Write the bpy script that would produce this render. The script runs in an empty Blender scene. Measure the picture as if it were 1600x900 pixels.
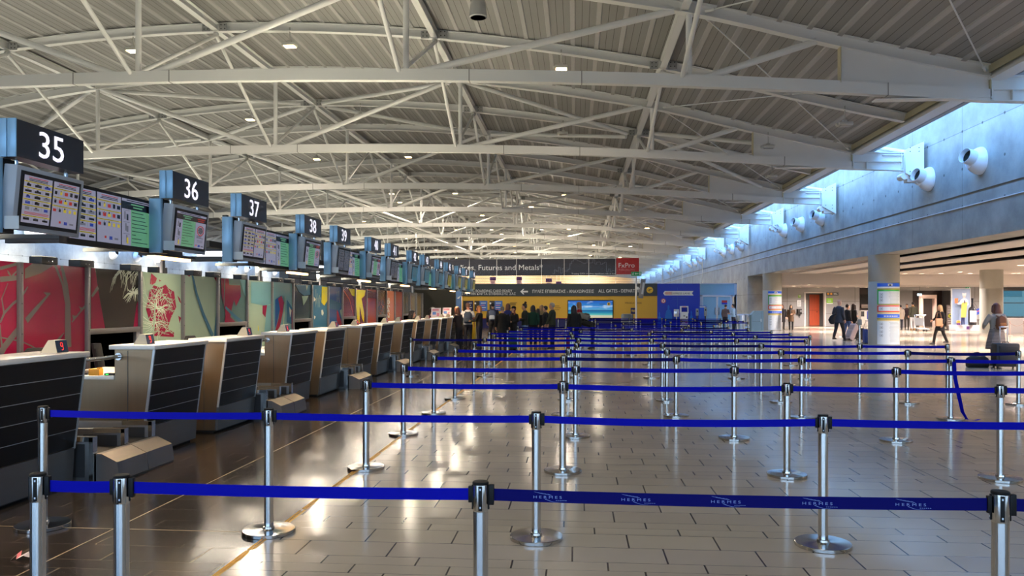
import bpy, bmesh, math, random
from mathutils import Vector, Matrix
random.seed(7)
SC = bpy.context.scene
COL = SC.collection
# ------------------------------------------------------------------ survey of the place
F = 1220.0; EYE = 1.65; YAW = math.atan2(100.0, F)
CA, SA = math.cos(YAW), math.sin(YAW)
def x_at(px, Y):
    t = (px-800.0)/F
    return Y*(t*CA-SA)/(CA+t*SA)
def dep(X, Y): return -X*SA+Y*CA
def z_at(py, X, Y): return EYE+(477.0-py)*dep(X, Y)/F
def at(px, d):
    r = (px-800.0)/F*d
    return r*CA-d*SA, r*SA+d*CA
def gr(px, py): return at(px, F*EYE/(py-477.0))
def y_on(px, X):                       # Y where the plane X=const meets that bearing
    t = (px-800.0)/F
    return X*(CA+t*SA)/(t*CA-SA)
ORD = ['first','second','third','fourth','fifth','sixth','seventh','eighth','ninth','tenth','eleventh','twelfth','thirteenth','fourteenth','fifteenth','sixteenth','seventeenth','eighteenth','nineteenth','twentieth']+['twenty-'+w for w in ['first','second','third','fourth','fifth','sixth','seventh','eighth','ninth']]
# ------------------------------------------------------------------ materials
def lin(c):
    return tuple((x/12.92 if x <= .04045 else ((x+.055)/1.055)**2.4) for x in c)
def rgb(r, g, b): return lin((r/255., g/255., b/255.))
MATS = {}
def mat(name, col, rough=.5, metal=0., emit=0., var=.0, scale=6., spec=.5, bump=0., stretch=None, coat=0., alpha=None, ecol=None):
    if name in MATS: return MATS[name]
    m = bpy.data.materials.new(name); m.use_nodes = True
    nt = m.node_tree; b = nt.nodes['Principled BSDF']
    b.inputs['Base Color'].default_value = (*col, 1); b.inputs['Roughness'].default_value = rough
    b.inputs['Metallic'].default_value = metal; b.inputs['Specular IOR Level'].default_value = spec
    if coat: b.inputs['Coat Weight'].default_value = coat; b.inputs['Coat Roughness'].default_value = .08
    if emit:
        b.inputs['Emission Color'].default_value = (*(ecol or col), 1); b.inputs['Emission Strength'].default_value = emit
    if alpha is not None: b.inputs['Alpha'].default_value = alpha
    if var or bump:
        tc = nt.nodes.new('ShaderNodeTexCoord'); mp = nt.nodes.new('ShaderNodeMapping')
        nt.links.new(tc.outputs['Object'], mp.inputs['Vector'])
        if stretch: mp.inputs['Scale'].default_value = stretch
        n = nt.nodes.new('ShaderNodeTexNoise'); n.inputs['Scale'].default_value = scale; n.inputs['Detail'].default_value = 5
        nt.links.new(mp.outputs['Vector'], n.inputs['Vector'])
        if var:
            mx = nt.nodes.new('ShaderNodeMix'); mx.data_type = 'RGBA'
            mx.inputs[6].default_value = (*[max(0, x*(1-var)) for x in col], 1)
            mx.inputs[7].default_value = (*[min(1, x*(1+var)) for x in col], 1)
            nt.links.new(n.outputs['Fac'], mx.inputs[0]); nt.links.new(mx.outputs[2], b.inputs['Base Color'])
        if bump:
            bp = nt.nodes.new('ShaderNodeBump'); bp.inputs['Strength'].default_value = bump; bp.inputs['Distance'].default_value = .01
            nt.links.new(n.outputs['Fac'], bp.inputs['Height']); nt.links.new(bp.outputs['Normal'], b.inputs['Normal'])
    MATS[name] = m
    return m
def glass_mat(name, tint, refl=.12, rough=.02):
    m = bpy.data.materials.new(name); m.use_nodes = True; nt = m.node_tree
    for n in list(nt.nodes):
        if n.type != 'OUTPUT_MATERIAL': nt.nodes.remove(n)
    out = [n for n in nt.nodes if n.type == 'OUTPUT_MATERIAL'][0]
    tr = nt.nodes.new('ShaderNodeBsdfTransparent'); tr.inputs[0].default_value = (*tint, 1)
    gl = nt.nodes.new('ShaderNodeBsdfGlossy'); gl.inputs['Roughness'].default_value = rough
    mx = nt.nodes.new('ShaderNodeMixShader'); mx.inputs[0].default_value = refl
    nt.links.new(tr.outputs[0], mx.inputs[1]); nt.links.new(gl.outputs[0], mx.inputs[2]); nt.links.new(mx.outputs[0], out.inputs[0])
    MATS[name] = m
    return m
# ------------------------------------------------------------------ mesh builders
class B:
    """a mesh being put together out of boxes, tubes, lofts and prisms"""
    def __init__(s): s.v = []; s.f = []; s.m = []; s.sm = []
    def add(s, vs, fs, mi=0, smooth=False):
        o = len(s.v); s.v += [tuple(v) for v in vs]
        for f in fs: s.f.append([i+o for i in f]); s.m.append(mi); s.sm.append(smooth)
        return s
    def box(s, x0, x1, y0, y1, z0, z1, mi=0, M=None):
        vs = [Vector((x, y, z)) for z in (z0, z1) for y in (y0, y1) for x in (x0, x1)]
        if M: vs = [M @ v for v in vs]
        return s.add(vs, [(0,2,3,1),(4,5,7,6),(0,1,5,4),(2,6,7,3),(0,4,6,2),(1,3,7,5)], mi)
    def bbox(s, x0, x1, y0, y1, z0, z1, r=.01, mi=0, M=None):     # box with chamfered edges
        xs = (x0, x1); ys = (y0, y1); zs = (z0, z1)
        bm = bmesh.new(); bmesh.ops.create_cube(bm, size=1)
        for v in bm.verts: v.co = Vector(((x0+x1)/2+v.co.x*(x1-x0), (y0+y1)/2+v.co.y*(y1-y0), (z0+z1)/2+v.co.z*(z1-z0)))
        bmesh.ops.bevel(bm, geom=list(bm.edges), offset=r, segments=2, affect='EDGES', profile=.5)
        bm.verts.index_update()
        vs = [(M @ v.co) if M else v.co.copy() for v in bm.verts]
        s.add(vs, [[v.index for v in f.verts] for f in bm.faces], mi, True); bm.free()
        return s
    def prism(s, poly, axis, a0, a1, mi=0, M=None):
        """poly: 2-D outline; axis 'x': (y,z) 'y': (x,z) 'z': (x,y)"""
        n = len(poly); vs = []
        for a in (a0, a1):
            for p in poly:
                v = {'x': (a, p[0], p[1]), 'y': (p[0], a, p[1]), 'z': (p[0], p[1], a)}[axis]
                vs.append((M @ Vector(v)) if M else v)
        fs = [tuple(range(n))[::-1], tuple(range(n, 2*n))]+[(i, (i+1) % n, n+(i+1) % n, n+i) for i in range(n)]
        return s.add(vs, fs, mi)
    def quad(s, a, b, c, d, mi=0): return s.add([a, b, c, d], [(0,1,2,3)], mi)
    def cyl(s, p, q, r, r2=None, n=16, mi=0, cap=True, smooth=True):
        p, q = Vector(p), Vector(q); r2 = r if r2 is None else r2
        d = (q-p).normalized(); u = d.orthogonal().normalized(); w = d.cross(u)
        vs = [p+(u*math.cos(2*math.pi*i/n)+w*math.sin(2*math.pi*i/n))*r for i in range(n)]
        vs += [q+(u*math.cos(2*math.pi*i/n)+w*math.sin(2*math.pi*i/n))*r2 for i in range(n)]
        o = len(s.v)
        s.add(vs, [(i, (i+1) % n, n+(i+1) % n, n+i) for i in range(n)], mi, smooth)
        if cap:
            s.f += [[o+i for i in range(n)][::-1], [o+n+i for i in range(n)]]; s.m += [mi, mi]; s.sm += [False, False]
        return s
    def lathe(s, prof, n=24, c=(0,0,0), mi=0, axis='z', M=None):
        vs = []
        for r, h in prof:
            for i in range(n):
                a = 2*math.pi*i/n; p = Vector((r*math.cos(a), r*math.sin(a), h))
                if axis == 'x': p = Vector((h, r*math.cos(a), r*math.sin(a)))
                if M: p = M @ p
                vs.append(Vector(c)+p)
        fs = [(k*n+i, k*n+(i+1) % n, (k+1)*n+(i+1) % n, (k+1)*n+i) for k in range(len(prof)-1) for i in range(n)]
        o = len(s.v); s.add(vs, fs, mi, True)
        for k, rev in ((0, True), (len(prof)-1, False)):
            if prof[k][0] > 1e-5:
                l = [o+k*n+i for i in range(n)]; s.f.append(l[::-1] if rev else l); s.m.append(mi); s.sm.append(False)
        return s
    def loft(s, rings, mi=0, cap=True, smooth=True):
        n = len(rings[0]); o = len(s.v); vs = [p for r in rings for p in r]
        s.add(vs, [(k*n+i, k*n+(i+1) % n, (k+1)*n+(i+1) % n, (k+1)*n+i) for k in range(len(rings)-1) for i in range(n)], mi, smooth)
        if cap:
            s.f += [[o+i for i in range(n)][::-1], [o+(len(rings)-1)*n+i for i in range(n)]]; s.m += [mi, mi]; s.sm += [smooth, smooth]
        return s
    def tube(s, pts, radii, n=10, mi=0, cap=True):
        pts = [Vector(p) for p in pts]; rings = []; u = None
        for i, p in enumerate(pts):
            d = (pts[min(i+1, len(pts)-1)]-pts[max(i-1, 0)]).normalized()
            if u is None: u = d.orthogonal().normalized()
            u = (u-d*u.dot(d)).normalized(); w = d.cross(u); r = radii[i] if hasattr(radii, '__len__') else radii
            rings.append([p+(u*math.cos(2*math.pi*k/n)+w*math.sin(2*math.pi*k/n))*r for k in range(n)])
        return s.loft(rings, mi, cap)
    def ball(s, c, r, n=12, mi=0, sc=(1,1,1), M=None):
        rings = []; k = max(4, n//2+1)
        for j in range(k+1):
            th = math.pi*(j/k); th = min(max(th, .06), math.pi-.06)
            ring = []
            for i in range(n):
                a = 2*math.pi*i/n
                p = Vector((r*sc[0]*math.sin(th)*math.cos(a), r*sc[1]*math.sin(th)*math.sin(a), -r*sc[2]*math.cos(th)))
                if M: p = M @ p
                ring.append(Vector(c)+p)
            rings.append(ring)
        return s.loft(rings, mi)
    def sweep(s, pts, prof, mi=0):
        """sweep a closed profile [(side along world Y, up)] along a polyline in the XZ plane; pts (x, y, z)"""
        rings = []; pts = [Vector(p) for p in pts]
        for i, p in enumerate(pts):
            d = (pts[min(i+1, len(pts)-1)]-pts[max(i-1, 0)]).normalized(); up = Vector((-d.z, 0, d.x))
            if up.z < 0: up = -up
            rings.append([p+Vector((0, a, 0))+up*b for a, b in prof])
        return s.loft(rings, mi, True, False)
    def merge(s, o, M=None, off=0):
        k = len(s.v); s.v += [tuple(M @ Vector(v)) if M else v for v in o.v]
        s.f += [[i+k for i in f] for f in o.f]; s.m += [m+off for m in o.m]; s.sm += o.sm
        return s
    def text(s, body, M, w=None, h=None, mi=0, align='CENTER', ext=.0):
        """letters in the XY plane of M, fitted to width w or cap height h"""
        cu = bpy.data.curves.new('lettering', 'FONT'); cu.body = body; cu.align_x = align; cu.align_y = 'CENTER'; cu.extrude = ext; cu.resolution_u = 3
        ob = bpy.data.objects.new('lettering', cu); COL.objects.link(ob)
        bpy.context.view_layer.update()
        me = bpy.data.meshes.new_from_object(ob.evaluated_get(bpy.context.evaluated_depsgraph_get()))
        if me and len(me.vertices):
            xs = [v.co.x for v in me.vertices]; ys = [v.co.y for v in me.vertices]
            sy = (h/(max(ys)-min(ys))) if h else None; sx = (w/(max(xs)-min(xs))) if w else None
            sx = sx or sy; sy = sy or sx
            cx = (max(xs)+min(xs))/2 if align == 'CENTER' else (min(xs) if align == 'LEFT' else max(xs)); cy = (max(ys)+min(ys))/2
            s.add([M @ Vector(((v.co.x-cx)*sx, (v.co.y-cy)*sy, v.co.z)) for v in me.vertices], [list(p.vertices) for p in me.polygons], mi)
        COL.objects.unlink(ob); bpy.data.objects.remove(ob); bpy.data.curves.remove(cu)
        if me: bpy.data.meshes.remove(me)
        return s
    def mesh(s, name, mats, recalc=True):
        me = bpy.data.meshes.new(name); me.from_pydata(s.v, [], s.f)
        for m in (mats if isinstance(mats, (list, tuple)) else [mats]): me.materials.append(m)
        me.polygons.foreach_set('material_index', s.m); me.polygons.foreach_set('use_smooth', s.sm)
        if recalc:
            bm = bmesh.new(); bm.from_mesh(me); bmesh.ops.recalc_face_normals(bm, faces=bm.faces)
            for e in bm.edges:
                if len(e.link_faces) == 2 and e.calc_face_angle(0) > .6: e.smooth = False
            bm.to_mesh(me); bm.free()
        me.update()
        return me
    def obj(s, name, mats, parent=None, loc=None, recalc=True):
        o = bpy.data.objects.new(name, s.mesh(name, mats, recalc)); COL.objects.link(o)
        if parent: o.parent = parent
        if loc: o.location = loc
        return o
def tag(o, label=None, cat=None, group=None, kind=None):
    if label: o['label'] = label
    if cat: o['category'] = cat
    if group: o['group'] = group
    if kind: o['kind'] = kind
    return o
def thing(name, label, cat, loc=(0,0,0), rz=0, group=None):
    o = bpy.data.objects.new(name, None); COL.objects.link(o); o.empty_display_size = .1
    o.location = loc; o.rotation_euler = (0, 0, rz)
    return tag(o, label, cat, group)
def dup(root, loc, rz=None, label=None, group=None):
    r = root.copy(); COL.objects.link(r); r.location = loc
    if rz is not None: r.rotation_euler = (0, 0, rz)
    if label: r['label'] = label
    if group: r['group'] = group
    for ch in list(root.children):
        c = ch.copy(); COL.objects.link(c); c.parent = r
        for g in list(ch.children):
            d = g.copy(); COL.objects.link(d); d.parent = c
    return r
def structure(o): o['kind'] = 'structure'; return o
def frame(origin, right, up):          # matrix whose XY plane is a wall seen by the reader
    r = Vector(right).normalized(); u = Vector(up).normalized(); n = r.cross(u)
    return Matrix(((r.x,u.x,n.x,origin[0]),(r.y,u.y,n.y,origin[1]),(r.z,u.z,n.z,origin[2]),(0,0,0,1)))
# ------------------------------------------------------------------ camera, view, world
cam = bpy.data.cameras.new('camera'); co = bpy.data.objects.new('camera', cam); COL.objects.link(co)
cam.sensor_width = 36; cam.lens = 36*F/1600; cam.shift_y = 27/1600.; cam.clip_end = 500
co.location = (0, 0, EYE); co.rotation_euler = (math.pi/2, 0, YAW); SC.camera = co
SC.view_settings.view_transform = 'Standard'; SC.view_settings.look = 'None'; SC.view_settings.gamma = 1
SC.view_settings.use_curve_mapping = False; SC.view_settings.exposure = 0.55
SC.cycles.use_denoising = True; SC.cycles.max_bounces = 7; SC.cycles.diffuse_bounces = 4; SC.cycles.glossy_bounces = 3
SC.cycles.transparent_max_bounces = 8; SC.cycles.sample_clamp_indirect = 6; SC.cycles.caustics_reflective = False; SC.cycles.caustics_refractive = False
w = bpy.data.worlds.new('sky'); SC.world = w; w.use_nodes = True; nt = w.node_tree; bg = nt.nodes['Background']
tc = nt.nodes.new('ShaderNodeTexCoord'); sp = nt.nodes.new('ShaderNodeSeparateXYZ'); rp = nt.nodes.new('ShaderNodeValToRGB')
nt.links.new(tc.outputs['Generated'], sp.inputs[0]); nt.links.new(sp.outputs['Z'], rp.inputs[0]); nt.links.new(rp.outputs[0], bg.inputs[0])
rp.color_ramp.elements[0].position = 0; rp.color_ramp.elements[0].color = (.16,.15,.14,1); e_ = rp.color_ramp.elements.new(.03); e_.color = (.62,.82,1,1)
rp.color_ramp.elements[2].position = .7; rp.color_ramp.elements[2].color = (.13,.42,1,1)
bg.inputs[1].default_value = SKY = 6.8
def lamp(kind, loc, energy, col, size=.3, aim=None, spread=None, shape='DISK', sy=None):
    l = bpy.data.lights.new('light', kind); l.energy = energy; l.color = col
    if kind == 'AREA':
        l.shape = shape; l.size = size
        if sy: l.size_y = sy
        if spread: l.spread = spread
    else: l.shadow_soft_size = size
    o = bpy.data.objects.new('light', l); COL.objects.link(o); o.location = loc
    if aim is not None: o.rotation_euler = Vector(aim).to_track_quat('-Z', 'Y').to_euler()
    return o
LAMP = 110; UPL = 50; RHALL = 560
# ================================================================== THE SETTING
XC, HW = -11.46, 23.76
WR, WL = XC+HW, XC-HW
T0, TS, NT = 19.44, 9.3, 14
XN = [XC-14.1, XC-7.06, XC, XC+7.06, XC+14.1]
def topz(u):
    u = abs(u); P = [(0, 10.51), (7.06, 10.09), (14.1, 8.96), (17.8, 8.02), (21.3, 7.2), (24, 6.7)]
    for i in range(5):
        if u <= P[i+1][0] or i == 4:
            def sl(k):
                if k == 0: return 0
                if k == 5: return -.19
                return (P[k+1][1]-P[k-1][1])/(P[k+1][0]-P[k-1][0])
            h = P[i+1][0]-P[i][0]; t = (u-P[i][0])/h
            return (2*t**3-3*t*t+1)*P[i][1]+(t**3-2*t*t+t)*h*sl(i)+(-2*t**3+3*t*t)*P[i+1][1]+(t**3-t*t)*h*sl(i+1)
def botz(u): return 7.565-.00208*u*u
steel_white = mat('white_painted_steel', rgb(236,237,235), .42, 0, var=.04, scale=1.2)
cream = mat('cream_painted_steel', rgb(205,198,165), .5)
deck_pan = mat('perforated_deck_pan', rgb(150,150,148), .6, var=.06, scale=2, stretch=(1,.05,1))
deck_rib = mat('smooth_deck_rib', rgb(180,180,179), .45)
deck_gap = mat('deck_joint', rgb(70,68,64), .7)
black = mat('matt_black', rgb(14,14,15), .6)
dark_grey = mat('dark_grey_metal', rgb(45,46,48), .5)

def floor_mat(name, c1, c2, mort, rough, shift, msize=.012):
    m = bpy.data.materials.new(name); m.use_nodes = True; nt = m.node_tree; b = nt.nodes['Principled BSDF']
    N = nt.nodes.new; L = nt.links.new
    tc = N('ShaderNodeTexCoord'); sx = N('ShaderNodeSeparateXYZ'); L(tc.outputs['Object'], sx.inputs[0])
    def mth(op, a, b_=None, clamp=False):
        n = N('ShaderNodeMath'); n.operation = op; n.use_clamp = clamp
        for i, q in enumerate((a, b_)):
            if q is None: continue
            if isinstance(q, (int, float)): n.inputs[i].default_value = q
            else: L(q, n.inputs[i])
        return n.outputs[0]
    y = mth('ADD', sx.outputs[1], 40+shift); k = mth('FLOOR', mth('DIVIDE', y, .94)); r = mth('SUBTRACT', y, mth('MULTIPLY', k, .94))
    row = mth('MULTIPLY', k, 4)
    for a, h in ((0, .31), (.31, .31), (.62, .16), (.78, .16)):
        row = mth('ADD', row, mth('DIVIDE', mth('SUBTRACT', r, a), h, True))
    xx = mth('ADD', mth('DIVIDE', sx.outputs[0], .61), mth('MULTIPLY', mth('FLOOR', row), .37))
    cb = N('ShaderNodeCombineXYZ'); L(xx, cb.inputs[0]); L(row, cb.inputs[1])
    br = N('ShaderNodeTexBrick'); L(cb.outputs[0], br.inputs['Vector']); br.offset = 0; br.squash = 1
    br.inputs['Scale'].default_value = 1; br.inputs['Brick Width'].default_value = 1; br.inputs['Row Height'].default_value = 1
    br.inputs['Mortar Size'].default_value = msize; br.inputs['Mortar Smooth'].default_value = .1; br.inputs['Bias'].default_value = 0
    br.inputs['Color1'].default_value = (*c1, 1); br.inputs['Color2'].default_value = (*c2, 1); br.inputs['Mortar'].default_value = (*mort, 1)
    ns = N('ShaderNodeTexNoise'); L(tc.outputs['Object'], ns.inputs['Vector']); ns.inputs['Scale'].default_value = 1.3; ns.inputs['Detail'].default_value = 6
    mx = N('ShaderNodeMix'); mx.data_type = 'RGBA'; mx.blend_type = 'MULTIPLY'; mx.inputs[0].default_value = .25
    L(br.outputs['Color'], mx.inputs[6]); L(ns.outputs['Fac'], mx.inputs[7]); L(mx.outputs[2], b.inputs['Base Color'])
    L(mth('ADD', mth('MULTIPLY', ns.outputs['Fac'], .08), rough-.04), b.inputs['Roughness'])
    bp = N('ShaderNodeBump'); bp.inputs['Strength'].default_value = .25; bp.inputs['Distance'].default_value = .004; bp.invert = True
    L(br.outputs['Fac'], bp.inputs['Height']); L(bp.outputs['Normal'], b.inputs['Normal'])
    b.inputs['Specular IOR Level'].default_value = .38
    return m
floor_light = floor_mat('polished_light_stone_tiles', rgb(182,171,153), rgb(174,163,147), rgb(48,42,36), .15, .08, .010)
floor_dark = floor_mat('polished_dark_stone_tiles', rgb(50,45,41), rgb(43,39,36), rgb(104,93,75), .17, .30, .013)
YT = -2.19
b = B()
b.quad((YT, -14, 0), (60, -14, 0), (60, 160, 0), (YT, 160, 0), 0)
b.quad((-60, -14, 0), (YT, -14, 0), (YT, 160, 0), (-60, 160, 0), 1)
for xj, k in ((-3.4, 2), (3.43, 3)): b.quad((xj-.006, 2, .0006), (xj+.006, 2, .0006), (xj+.006, 57, .0006), (xj-.006, 57, .0006), k)
b.quad((-9, 5.5, .0006), (YT-.03, 5.5, .0006), (YT-.03, 5.51, .0006), (-9, 5.51, .0006), 2)
structure(b.obj('floor', [floor_light, floor_dark, mat('pale_floor_joint', rgb(150,132,100), .5), mat('dark_floor_joint', rgb(40,36,32), .6)]))

# ribbed steel roof deck
b = B(); u = -21.45; prof = []
while u < 21.45:
    prof += [(u, 0, 0), (u+.18, 0, 2), (u+.192, .0, 0), (u+.38, 0, 2), (u+.392, 0, 0), (u+.57, 0, 1), (u+.585, -.035, 1), (u+.695, -.035, 1)]
    u += .715
ys = (-14, 152)
pr = [(XC+q, topz(q)+.165+dz, k) for q, dz, k in prof]
for i in range(len(pr)-1):
    x0, z0, k = pr[i]; x1, z1, _ = pr[i+1]
    b.quad((x0, ys[0], z0), (x1, ys[0], z1), (x1, ys[1], z1), (x0, ys[1], z0), k)
o = structure(b.obj('ceiling', [deck_pan, deck_rib, deck_gap], recalc=False))

# concrete
def concrete(name, col, jx=3.72, jz=2.4, axis=1):
    m = bpy.data.materials.new(name); m.use_nodes = True; nt = m.node_tree; b = nt.nodes['Principled BSDF']; N = nt.nodes.new; L = nt.links.new
    tc = N('ShaderNodeTexCoord'); sx = N('ShaderNodeSeparateXYZ'); L(tc.outputs['Object'], sx.inputs[0])
    cb = N('ShaderNodeCombineXYZ'); L(sx.outputs[axis], cb.inputs[0]); L(sx.outputs[2], cb.inputs[1])
    br = N('ShaderNodeTexBrick'); L(cb.outputs[0], br.inputs['Vector']); br.offset = 0
    br.inputs['Scale'].default_value = 1; br.inputs['Brick Width'].default_value = jx; br.inputs['Row Height'].default_value = jz
    br.inputs['Mortar Size'].default_value = .012; br.inputs['Color1'].default_value = (*col, 1)
    br.inputs['Color2'].default_value = (*[q*.9 for q in col], 1); br.inputs['Mortar'].default_value = (*[q*.5 for q in col], 1)
    n1 = N('ShaderNodeTexNoise'); L(tc.outputs['Object'], n1.inputs['Vector']); n1.inputs['Scale'].default_value = .9; n1.inputs['Detail'].default_value = 9; n1.inputs['Roughness'].default_value = .65
    rp = N('ShaderNodeValToRGB'); L(n1.outputs['Fac'], rp.inputs[0]); rp.color_ramp.elements[0].position = .32; rp.color_ramp.elements[0].color = (.62,.62,.62,1); rp.color_ramp.elements[1].position = .68
    # tie holes on a regular grid
    vo = N('ShaderNodeTexVoronoi'); mp = N('ShaderNodeMapping'); mp.inputs['Scale'].default_value = (1/1.24, 1/1.2, 1); L(cb.outputs[0], mp.inputs[0]); L(mp.outputs[0], vo.inputs['Vector'])
    vo.inputs['Scale'].default_value = 1; vo.inputs['Randomness'].default_value = 0
    r2 = N('ShaderNodeValToRGB'); L(vo.outputs['Distance'], r2.inputs[0]); r2.color_ramp.elements[0].position = .03; r2.color_ramp.elements[0].color = (.3,.3,.3,1); r2.color_ramp.elements[1].position = .045
    m1 = N('ShaderNodeMix'); m1.data_type = 'RGBA'; m1.blend_type = 'MULTIPLY'; m1.inputs[0].default_value = 1; L(br.outputs['Color'], m1.inputs[6]); L(rp.outputs[0], m1.inputs[7])
    m2 = N('ShaderNodeMix'); m2.data_type = 'RGBA'; m2.blend_type = 'MULTIPLY'; m2.inputs[0].default_value = 1; L(m1.outputs[2], m2.inputs[6]); L(r2.outputs[0], m2.inputs[7])
    L(m2.outputs[2], b.inputs['Base Color']); b.inputs['Roughness'].default_value = .75
    return m
conc = concrete('cast_concrete_long_wall', rgb(172,172,166))
conc_x = concrete('cast_concrete_cross_wall', rgb(160,156,146), axis=0)
conc_col = mat('smooth_concrete', rgb(158,157,148), .7, var=.1, scale=1.5)
# right wall: upper panel, groove, beam
b = B(); b.box(WR, WR+1.1, -14, 152, 5.19, 11); b.box(WR+.035, WR+1.1, -14, 152, 5.11, 5.19, 1); b.box(WR, WR+1.1, -14, 152, 3.74, 5.11); b.box(WR, WR+1.1, 57.3, 152, 0, 3.74)
structure(b.obj('wall_right', [conc, mat('groove_shadow_gap', rgb(140,136,126), .8)]))
b = B(); b.box(WR-.03, WR, -14, 120, 4.765, 4.795); structure(b.obj('trim_1', mat('pale_steel_channel', rgb(215,220,225), .35)))
b = B(); b.box(WL-.8, WL, -14, 152, 0, 11); structure(b.obj('wall_left', conc))
WX0, WX1, WZ = -24, 12, 8.4
b = B(); b.box(WL-1, WX0, -14.6, -14, 0, 11); b.box(WX1, 16, -14.6, -14, 0, 11); b.box(WX0, WX1, -14.6, -14, WZ, 11); b.box(WX0, WX1, -14.6, -14, 0, .3)
b.box(52, 60, -14.6, -14, 0, 5); b.box(16, 52, -14.6, -14, 0, .3); b.box(16, 52, -14.6, -14, 3.3, 5.2); structure(b.obj('wall_back', conc_x))
fg = glass_mat('front_glass', (.70,.72,.74), .04)
for n_, (xa, xb, zt, st) in enumerate(((WX0, WX1, WZ, 3), (16, 52, 3.3, 3))):  # unseen front glazing, enlarged; low-hall run added to bring in daylight
    b = B(); b.box(xa, xb, -14.3, -14.28, .3, zt); wb = structure(b.obj('window_%d' % (4+n_), fg)); f = B()
    for i in range(int((xb-xa)/st)+1): f.box(xa+st*i-.06, xa+st*i+.06, -14.4, -14.2, .3, zt)
    for z in (.3, 2.6, 5.0, zt-.08):
        if z < zt: f.box(xa, xb, -14.4, -14.2, z, z+.08)
    structure(f.obj('window_frame', steel_white, wb))
b = B(); b.box(WL-1, WR+1, 152, 152.6, 0, 11)
for i in range(28): b.box(WL, WR, 151.9, 152, .3*i, .3*i+.22, 1)
structure(b.obj('wall_far', [dark_grey, mat('timber_slats', rgb(205,175,140), .5, var=.12, scale=.5)]))
# return wall beside the glass doors
b = B(); b.box(WR+.02, 14.0, 57.4, 58.2, 0, 3.72); b.box(13.4, 14.0, 58.2, 66, 0, 3.72); structure(b.obj('wall_front', conc_x))
# edge beams of the roof
n = 2
for sgn in (1, -1):
    x = XC+sgn*21.42; z = topz(21.3)
    b = B(); b.box(x-.06, x+.28 if sgn > 0 else x+.06, -14, 152, z-.14, z+.2, 0)
    if sgn < 0: b.box(x-.28, x-.06, -14, 152, z-.14, z+.2, 0)
    b.box(x-.16*sgn-.02, x-.16*sgn+.02, -14, 152, z-.02, z+.16, 1); b.box(x-.2, x+.2, -14, 152, z-.2, z-.14, 0)
    structure(b.obj('trim_%d' % n, [steel_white, cream])); n += 1
# skylights over the long slots
sky_glass = glass_mat('skylight_glass', (.93,.97,1), .05)
for sgn in (1, -1):
    x0 = XC+sgn*21.62; x1 = XC+sgn*HW; za, zb = 7.42, 9.4
    b = B(); b.quad((x0, -14, za), (x1, -14, zb), (x1, 152, zb), (x0, 152, za))
    w_ = structure(b.obj('window_%d' % (1 if sgn > 0 else 2), sky_glass))
    f = B()
    for i in range(72):
        y = -13+i*2.325; f.box(-.03, .03, -.035, .035, 0, 1, 0, Matrix(((1,0,x1-x0,x0),(0,1,0,y),(0,0,zb-za,za),(0,0,0,1))))
    f.box(x0-.05, x0+.05, -14, 152, za-.2, za+.03)
    structure(f.obj('window_frame', steel_white, w_))

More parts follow.
